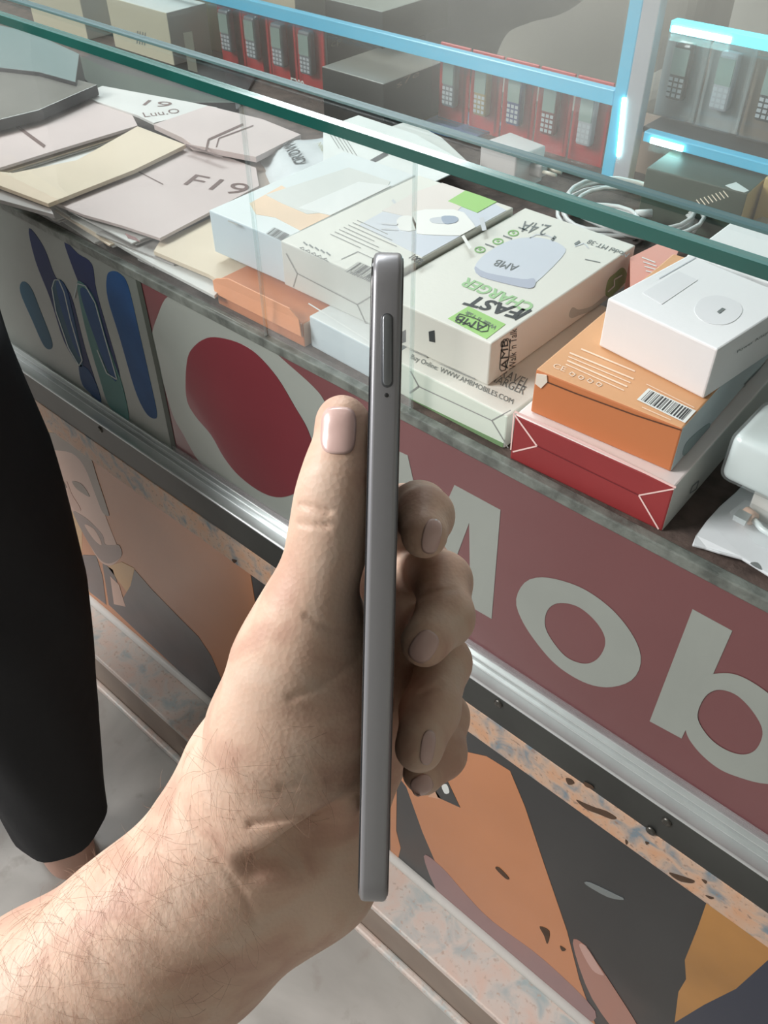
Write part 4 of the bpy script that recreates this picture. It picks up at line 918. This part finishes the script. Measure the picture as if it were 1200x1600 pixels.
# ------------------------------------------------------------------ phone held upright
DT, DB = .205, .219
ptop = cp(606.5, 383, DT); pbot = cp(582, 1431, DB)
pu = ptop - pbot; PL = np.linalg.norm(pu); pu /= PL
pc = (ptop + pbot) / 2
pw = cp(594, 905, .3) - cp(594, 905, .2); pw /= np.linalg.norm(pw); pw -= pu * (pw @ pu); pw /= np.linalg.norm(pw)   # away from the camera
ptk = np.cross(pw, pu); ptk /= np.linalg.norm(ptk)        # thickness direction
if (R.T @ ptk)[0] < 0: ptk = -ptk                          # points to the right in the photo
TH, WD = .0077, .075
ph = thing('smartphone', tuple(pbot), 'slim grey smartphone held upright edge on in the hand', 'phone')
M_ph = mat('satin_grey_metal', srgb(156, 156, 160), .33, .55); M_phs = mat('phone_glass', srgb(16, 16, 20), .08, coat=.5); M_phb = mat('phone_back', srgb(70, 66, 66), .3, coat=.3)
def rrect(W_, L_, r, n_=8):
    P = []
    for cx, cy, a0 in ((W_ - r, L_ - r, 0), (r, L_ - r, 90), (r, r, 180), (W_ - r, r, 270)):
        for k in range(n_ + 1):
            a = math.radians(a0 + 90 * k / n_); P.append((cx + r * math.cos(a), cy + r * math.sin(a)))
    return P
def phone_layer(name, t0, t1, inset, m, parent, bv):
    P = rrect(WD - 2 * inset, PL - 2 * inset, .009 - inset * .5); n_ = len(P)
    V = [pbot + pw * (a + inset) + pu * (b + inset) + ptk * t for t in (t0, t1) for a, b in P]
    o_ = obj(name, V, [tuple(range(n_)), tuple(range(n_, 2 * n_))] + [(i, (i + 1) % n_, n_ + (i + 1) % n_, n_ + i) for i in range(n_)], m, parent, True)
    bevel(o_, bv, 4); return o_
phone_layer('frame', -TH / 2 + .0004, TH / 2 - .0003, 0, M_ph, ph, .0013)
phone_layer('screen', -TH / 2, -TH / 2 + .0012, .0011, M_phs, ph, .0005)
phone_layer('back_cover', TH / 2 - .0012, TH / 2, .0010, M_phb, ph, .0005)
def pillpx(y0, y1, xc, wd, lift):
    L = []
    cy0, cy1 = y0 + wd / 2, y1 - wd / 2
    for k in range(9): a = math.pi * k / 8; L.append((xc + wd / 2 * math.cos(a), cy0 - wd / 2 * math.sin(a)))
    for k in range(9): a = math.pi + math.pi * k / 8; L.append((xc + wd / 2 * math.cos(a), cy1 - wd / 2 * math.sin(a)))
    return [onp(p, pbot - pw * lift, -pw) for p in L]
def pill(name, y0, y1, xc, wd, l0, l1, m, bv=.0003):
    A, B2 = pillpx(y0, y1, xc, wd, l0), pillpx(y0, y1, xc, wd, l1); n_ = len(A)
    o_ = obj(name, A + B2, [tuple(range(n_)), tuple(range(n_, 2 * n_))] + [(i, (i + 1) % n_, n_ + (i + 1) % n_, n_ + i) for i in range(n_)], m, ph, True); bevel(o_, bv, 2); return o_
pill('button_groove', 489, 606, 605, 19, -.0002, .00006, mat('groove_grey', srgb(96, 98, 102), .4, .6), .0001)
pill('power_button', 491, 603, 605, 14.5, -.0002, .0004, mat('button_grey', srgb(140, 144, 148), .3, .85))
pill('microphone_hole', 614, 621, 604, 7, -.0002, .00008, M_dk, .0001)

# ------------------------------------------------------------------ the hand holding it
def skin_mat():
    m = bpy.data.materials.new('skin'); m.use_nodes = True; nt = m.node_tree; p = nt.nodes['Principled BSDF']
    p.inputs['Roughness'].default_value = .5; p.inputs['Subsurface Weight'].default_value = .12; p.inputs['Subsurface Scale'].default_value = .004
    p.inputs['Subsurface Radius'].default_value = (1, .4, .25); p.inputs['Specular IOR Level'].default_value = .4
    tc = nt.nodes.new('ShaderNodeTexCoord')
    n1 = nt.nodes.new('ShaderNodeTexNoise'); n1.inputs['Scale'].default_value = 42; n1.inputs['Detail'].default_value = 5; n1.inputs['Distortion'].default_value = .8
    r = nt.nodes.new('ShaderNodeValToRGB'); e = r.color_ramp.elements
    e[0].position = .36; e[0].color = srgb(208, 168, 148); e[1].position = .64; e[1].color = srgb(226, 198, 178); k = e.new(.5); k.color = srgb(223, 189, 167)
    nt.links.new(tc.outputs['Object'], n1.inputs['Vector']); nt.links.new(n1.outputs['Fac'], r.inputs['Fac']); nt.links.new(r.outputs['Color'], p.inputs['Base Color'])
    n2 = nt.nodes.new('ShaderNodeTexVoronoi'); n2.inputs['Scale'].default_value = 700
    n3 = nt.nodes.new('ShaderNodeTexNoise'); n3.inputs['Scale'].default_value = 130; n3.inputs['Detail'].default_value = 7
    ad_ = nt.nodes.new('ShaderNodeMath'); ad_.operation = 'MULTIPLY_ADD'; ad_.inputs[1].default_value = .35
    nt.links.new(tc.outputs['Object'], n2.inputs['Vector']); nt.links.new(tc.outputs['Object'], n3.inputs['Vector'])
    nt.links.new(n2.outputs['Distance'], ad_.inputs[0]); nt.links.new(n3.outputs['Fac'], ad_.inputs[2])
    b = nt.nodes.new('ShaderNodeBump'); b.inputs['Strength'].default_value = .22; b.inputs['Distance'].default_value = .001
    nt.links.new(ad_.outputs[0], b.inputs['Height']); nt.links.new(b.outputs['Normal'], p.inputs['Normal'])
    return m
M_skinr = skin_mat()
PR = []
def chain(pts, g, k=.004):
    for (x0, y0, d0, r0), (x1, y1, d1, r1) in zip(pts[:-1], pts[1:]):
        PR.append(dict(a=cp(x0, y0, d0), b=cp(x1, y1, d1), ra=r0 * .001, rb=r1 * .001, g=g, k=k))
# thumb along the screen side; base of thumb, web and palm
chain([(538, 672, .236, 6.9), (529, 740, .237, 7.3), (519, 800, .240, 8.3), (508, 870, .243, 8.6), (478, 965, .248, 12.0), (455, 1040, .254, 15.5), (432, 1140, .264, 19), (415, 1225, .276, 21)], 'palm', .010)
chain([(534, 655, .2365, 6.4), (545, 672, .2368, 6.2)], 'palm', .004)
chain([(520, 985, .262, 11), (510, 1090, .266, 17), (478, 1200, .274, 20)], 'palm', .014)
chain([(535, 900, .292, 9), (470, 1050, .290, 15), (410, 1200, .292, 21), (390, 1280, .294, 24)], 'palm', .014)          # index metacarpal
chain([(600, 950, .300, 10), (530, 1080, .302, 14), (430, 1290, .300, 21)], 'palm', .014)
chain([(605, 1040, .303, 10), (560, 1150, .303, 14), (455, 1320, .300, 18)], 'palm', .014)
chain([(600, 1120, .302, 8.5), (548, 1200, .302, 11.5), (512, 1310, .300, 16), (497, 1372, .296, 18.5)], 'palm', .012)        # heel of the hand
# wrist and forearm: two bones side by side
chain([(405, 1285, .285, 23.5), (335, 1365, .288, 23), (225, 1465, .292, 26.5), (75, 1580, .299, 31), (-230, 1810, .315, 36)], 'palm', .018)
chain([(470, 1345, .296, 19), (415, 1405, .300, 17.5), (320, 1490, .305, 20), (200, 1590, .312, 24), (-60, 1830, .325, 32)], 'palm', .016)
chain([(512, 1395, .284, 7), (440, 1425, .287, 5), (330, 1500, .292, 5)], 'palm', .010)                       # tendon
# fingers from behind round the back cover
chain([(598, 850, .300, 9.0), (632, 800, .290, 8.6), (655, 797, .268, 8.3), (664, 806, .256, 7.9), (663, 836, .245, 6.6)], 'f1', .004)
chain([(598, 940, .304, 9.5), (655, 880, .298, 9.2), (692, 908, .281, 8.8), (695, 965, .265, 8.4), (664, 1004, .250, 7.0)], 'f2', .004)
chain([(600, 1040, .304, 9), (660, 985, .298, 8.6), (693, 1035, .281, 8.4), (672, 1110, .262, 8.4), (655, 1168, .248, 7.0)], 'f3', .004)
chain([(604, 1120, .302, 8.2), (668, 1080, .296, 7.8), (694, 1120, .280, 7.4), (690, 1178, .268, 7.0), (660, 1211, .256, 6.0)], 'f4', .004)
hd = thing('person', tuple(cp(410, 1300, .30)), 'bare left hand and hairy forearm reaching in from the lower left, gripping the phone', 'person')
SUB = [dict(a=cp(590, 1300, .258), b=cp(500, 1318, .262), ra=.0125, rb=.009, k=.008), dict(a=cp(500, 1318, .262), b=cp(400, 1345, .260), ra=.009, rb=.002, k=.008)]
V, Fq = surface(PR, .0011, sub=SUB); V = relax(V, Fq, 2)
# creases: skin pressed in along short lines on the side facing the camera
loc_ = (V - CAM) @ R; dep_ = -loc_[:, 2]; qx = 600 + F * loc_[:, 0] / dep_; qy = 800 - F * loc_[:, 1] / dep_
for pts, wpx, dep, dmax in (([(469, 788), (488, 793), (515, 800)], 4, .0012, .245), ([(468, 817), (482, 821), (512, 822)], 4, .0009, .245), ([(655, 935), (680, 925), (712, 920)], 5, .0012, .29),
        ([(655, 1085), (672, 1078), (690, 1070)], 4, .0008, .29), ([(478, 962), (520, 985), (560, 990)], 5, .0006, .27), ([(560, 1030), (500, 1075), (455, 1090)], 6, .0007, .27), ([(565, 1190), (520, 1215), (440, 1232)], 6, .0008, .27),
        ([(392, 1288), (430, 1282), (480, 1272), (560, 1240)], 6, .0015, .29), ([(330, 1330), (380, 1395), (400, 1440)], 6, .0006, .30)):
    dd = np.full(len(V), 1e9)
    for a, b in zip(pts[:-1], pts[1:]):
        a = np.array(a, float); b = np.array(b, float); ab = b - a; t = np.clip(((qx - a[0]) * ab[0] + (qy - a[1]) * ab[1]) / (ab @ ab), 0, 1)
        dd = np.minimum(dd, np.hypot(qx - a[0] - t * ab[0], qy - a[1] - t * ab[1]))
    wgt = np.where((dep_ < dmax) & (dd < 4 * wpx), dep * np.exp(-(dd / wpx) ** 2), 0)
    dr = (V - CAM); dr /= np.linalg.norm(dr, axis=1)[:, None]; V = V + dr * wgt[:, None]
# keep the phone clear of flesh: push skin outside the phone slab
rel = V - pbot; tt = rel @ ptk; uu = rel @ pu; ww = rel @ pw
ins = (uu > -.001) & (uu < PL + .001) & (ww > -.001) & (ww < WD + .0008) & (np.abs(tt) < TH / 2 + .0002)
side = np.where((TH / 2 - np.abs(tt)) < (WD - ww) * .6, 1, 0)
s_ = np.where(ins & (side == 1))[0]; V[s_] += ((np.where(tt[s_] >= 0, 1, -1) * (TH / 2 + .0002) - tt[s_])[:, None]) * ptk
s_ = np.where(ins & (side == 0))[0]; V[s_] += ((WD + .0008 - ww[s_])[:, None]) * pw
hand = body_mesh('hand_and_forearm', V, Fq, M_skinr, hd)
bvh = BVHTree.FromPolygons([Vector(v) for v in V], [tuple(f_) for f_ in Fq.tolist()])
def hit(px, py):
    d = ray((px, py)); return bvh.ray_cast(Vector(CAM), Vector(d))
M_nail = mat('fingernail', srgb(222, 188, 180), .3, coat=.35)
def nail(cx, cy, hw, hh, rot, label, ne=2.6, lift=.0005):
    rings = 7; seg = 28; P = []; cr_, sr = math.cos(math.radians(rot)), math.sin(math.radians(rot)); ok = True
    loc0, nrm0, _, _ = hit(cx, cy)
    if loc0 is None: return
    for i in range(rings + 1):
        for j in range(seg):
            a = 2 * math.pi * j / seg; c_, s2 = math.cos(a), math.sin(a); f_ = .06 + .94 * i / rings
            x = math.copysign(abs(c_) ** (2 / ne), c_) * hw * f_; y = math.copysign(abs(s2) ** (2 / ne), s2) * hh * f_
            X, Y = cx + x * cr_ - y * sr, cy + x * sr + y * cr_
            l_, n_, _, _ = hit(X, Y)
            if l_ is None or (l_ - loc0).length > .02: l_ = Vector(onp((X, Y), loc0, nrm0)); n_ = nrm0
            P.append(np.array(l_) + np.array(n_) * (lift * (1 - .5 * f_ ** 4)))
    Fn = [tuple(range(seg))]
    for i in range(rings):
        for j in range(seg): Fn.append((i * seg + j, i * seg + (j + 1) % seg, (i + 1) * seg + (j + 1) % seg, (i + 1) * seg + j))
    o_ = obj('fingernail', P, Fn, M_nail, hd, True); o_['label'] = label
    so = o_.modifiers.new('thick', 'SOLIDIFY'); so.thickness = .0003
nail(529, 673, 27, 37, 3, 'thumbnail', 3.4); nail(674, 838, 14, 27, 12, 'index fingernail'); nail(662, 1010, 19, 26, 35, 'middle fingernail')
nail(668, 1168, 11, 27, 8, 'ring fingernail'); nail(659, 1226, 17, 15, -30, 'little fingernail')
# arm hair
rr = random.Random(21); Vh = []; Fh = []
arm = (R.T @ np.array([0, 0, 0]))
adir = cp(100, 1540, .29) - cp(380, 1290, .28); adir /= np.linalg.norm(adir)
for _ in range(1100):
    t = rr.random() ** .8; px = 430 - t * 470 + rr.uniform(-130, 170); py = 1190 + t * 400 + rr.uniform(-150, 170)
    if px < -60 or px > 520 or py < 1120 or (px > 400 and py > 1300): continue
    l_, n_, _, _ = hit(px, py)
    if l_ is None: continue
    l_, n_ = np.array(l_), np.array(n_)
    if np.dot(n_, CAM - l_) < 0: n_ = -n_
    side_ = np.cross(n_, adir); d = adir * rr.uniform(-.1, .9) + side_ * rr.uniform(.2, 1.1) * (1 if rr.random() < .8 else -1)
    d -= n_ * (d @ n_); d /= np.linalg.norm(d); L = rr.uniform(.006, .016); cur = rr.uniform(-.7, .7)
    p = l_.copy(); path = [p.copy()]; perp = np.cross(n_, d)
    for s in range(4):
        p = p + (d + perp * cur * s * .25 + n_ * (.32 - .12 * s)) * L / 4; path.append(p.copy())
    v, f_ = tube(path, [.00004, .00004, .00004, .00003, .00002], 3, False); k = len(Vh); Vh += v; Fh += [tuple(k + q for q in ff) for ff in f_]
ho = obj('arm_hair', Vh, Fh, mat('brown_hair', srgb(158, 122, 102), .6), hd); ho['kind'] = 'stuff'

# ------------------------------------------------------------------ the bystander in black trousers at the left
M_blackc = mat('black_cloth', srgb(24, 25, 29), .85, bump=.3, bscale=40)
pe = thing('person', (-.80, .14, 0), 'person in loose black trousers standing barefoot at the left edge', 'person')
def legpt(cx, py, hd_):                            # centre of a trouser section seen at this photo point, at a horizontal distance
    d = ray((cx, py)); return CAM + d * (hd_ / math.hypot(d[0], d[1]))
def trouser(secs, name, seed):
    V = []; Fc = []; n_ = 40; rr_ = random.Random(seed)
    # interpolate
    S = []
    for a, b in zip(secs[:-1], secs[1:]):
        for t in np.arange(6) / 6: S.append(np.array(a) * (1 - t) + np.array(b) * t)
    S.append(np.array(secs[-1]))
    for i, (x, y, z, rx, ry) in enumerate(S):
        for k in range(n_):
            a = 2 * math.pi * k / n_; f_ = 1 + .035 * math.sin(3 * a + z * 9 + seed) + .02 * math.sin(7 * a + z * 21)
            V.append((x + rx * f_ * math.cos(a), y + ry * f_ * math.sin(a), z + .006 * math.sin(2 * a + seed) * (i < 3)))
    for i in range(len(S) - 1):
        for k in range(n_): Fc.append((i * n_ + k, i * n_ + (k + 1) % n_, (i + 1) * n_ + (k + 1) % n_, (i + 1) * n_ + k))
    Fc.append(tuple(range((len(S) - 1) * n_, len(S) * n_)))
    return obj(name, V, Fc, M_blackc, pe, True)
hem = legpt(95, 1275, .72)
k1 = legpt(35, 1100, .74); k2 = legpt(-12, 930, .76); k3 = legpt(-105, 720, .80); k4 = legpt(-215, 500, .86)
secs = [(hem[0], hem[1], hem[2], .062, .062), (k1[0], k1[1], k1[2], .082, .082), (k2[0], k2[1], k2[2], .098, .098), (k3[0], k3[1], k3[2], .112, .112), (k4[0], k4[1], k4[2], .13, .12)]
print('leg', np.round(hem, 3), np.round(k1, 3), np.round(k2, 3), np.round(k3, 3), np.round(k4, 3))
trouser(secs, 'trouser_leg', 1)
s2 = [(a - .29, b - .25, c, d, e) for a, b, c, d, e in secs]
trouser(s2, 'trouser_leg', 2)
kx, ky, kz = k4; trouser([(kx - .14, ky - .12, kz - .06, .20, .18), (kx - .15, ky - .12, kz + .10, .19, .17), (kx - .15, ky - .12, kz + .24, .16, .14)], 'shirt_tail', 3)
# bare feet, pointing away from the camera
def wchain(pts, g='a', k=.015):
    for a, b in zip(pts[:-1], pts[1:]): PR.append(dict(a=np.array(a[:3]), b=np.array(b[:3]), ra=a[3], rb=b[3], g=g, k=k))
for dx, dy in ((0, 0), (-.29, -.25)):
    PR = []
    hx, hy = hem[0] + dx, hem[1] + dy - .012
    wchain([(hx, hy, hem[2] + .06, .033), (hx + .004, hy, .07, .031), (hx + .012, hy - .002, .030, .029)])
    wchain([(hx + .006, hy, .036, .03), (hx - .08, hy + .004, .030, .026), (hx - .15, hy + .008, .018, .018)])
    wchain([(hx - .02, hy + .018, .03, .026), (hx - .12, hy + .03, .02, .02)])
    for q in range(5): wchain([(hx - .14 + q * .005, hy - .016 + q * .014, .013, .010), (hx - .178 + q * .009, hy - .022 + q * .016, .010, .009 - q * .0008)], k=.006)
    V, Fq = surface(PR, .004); V[:, 2] = np.maximum(V[:, 2], .0005); V = relax(V, Fq, 1)
    body_mesh('bare_foot', V, Fq, mat('foot_skin', srgb(196, 156, 140), .5, sss=.1), pe)
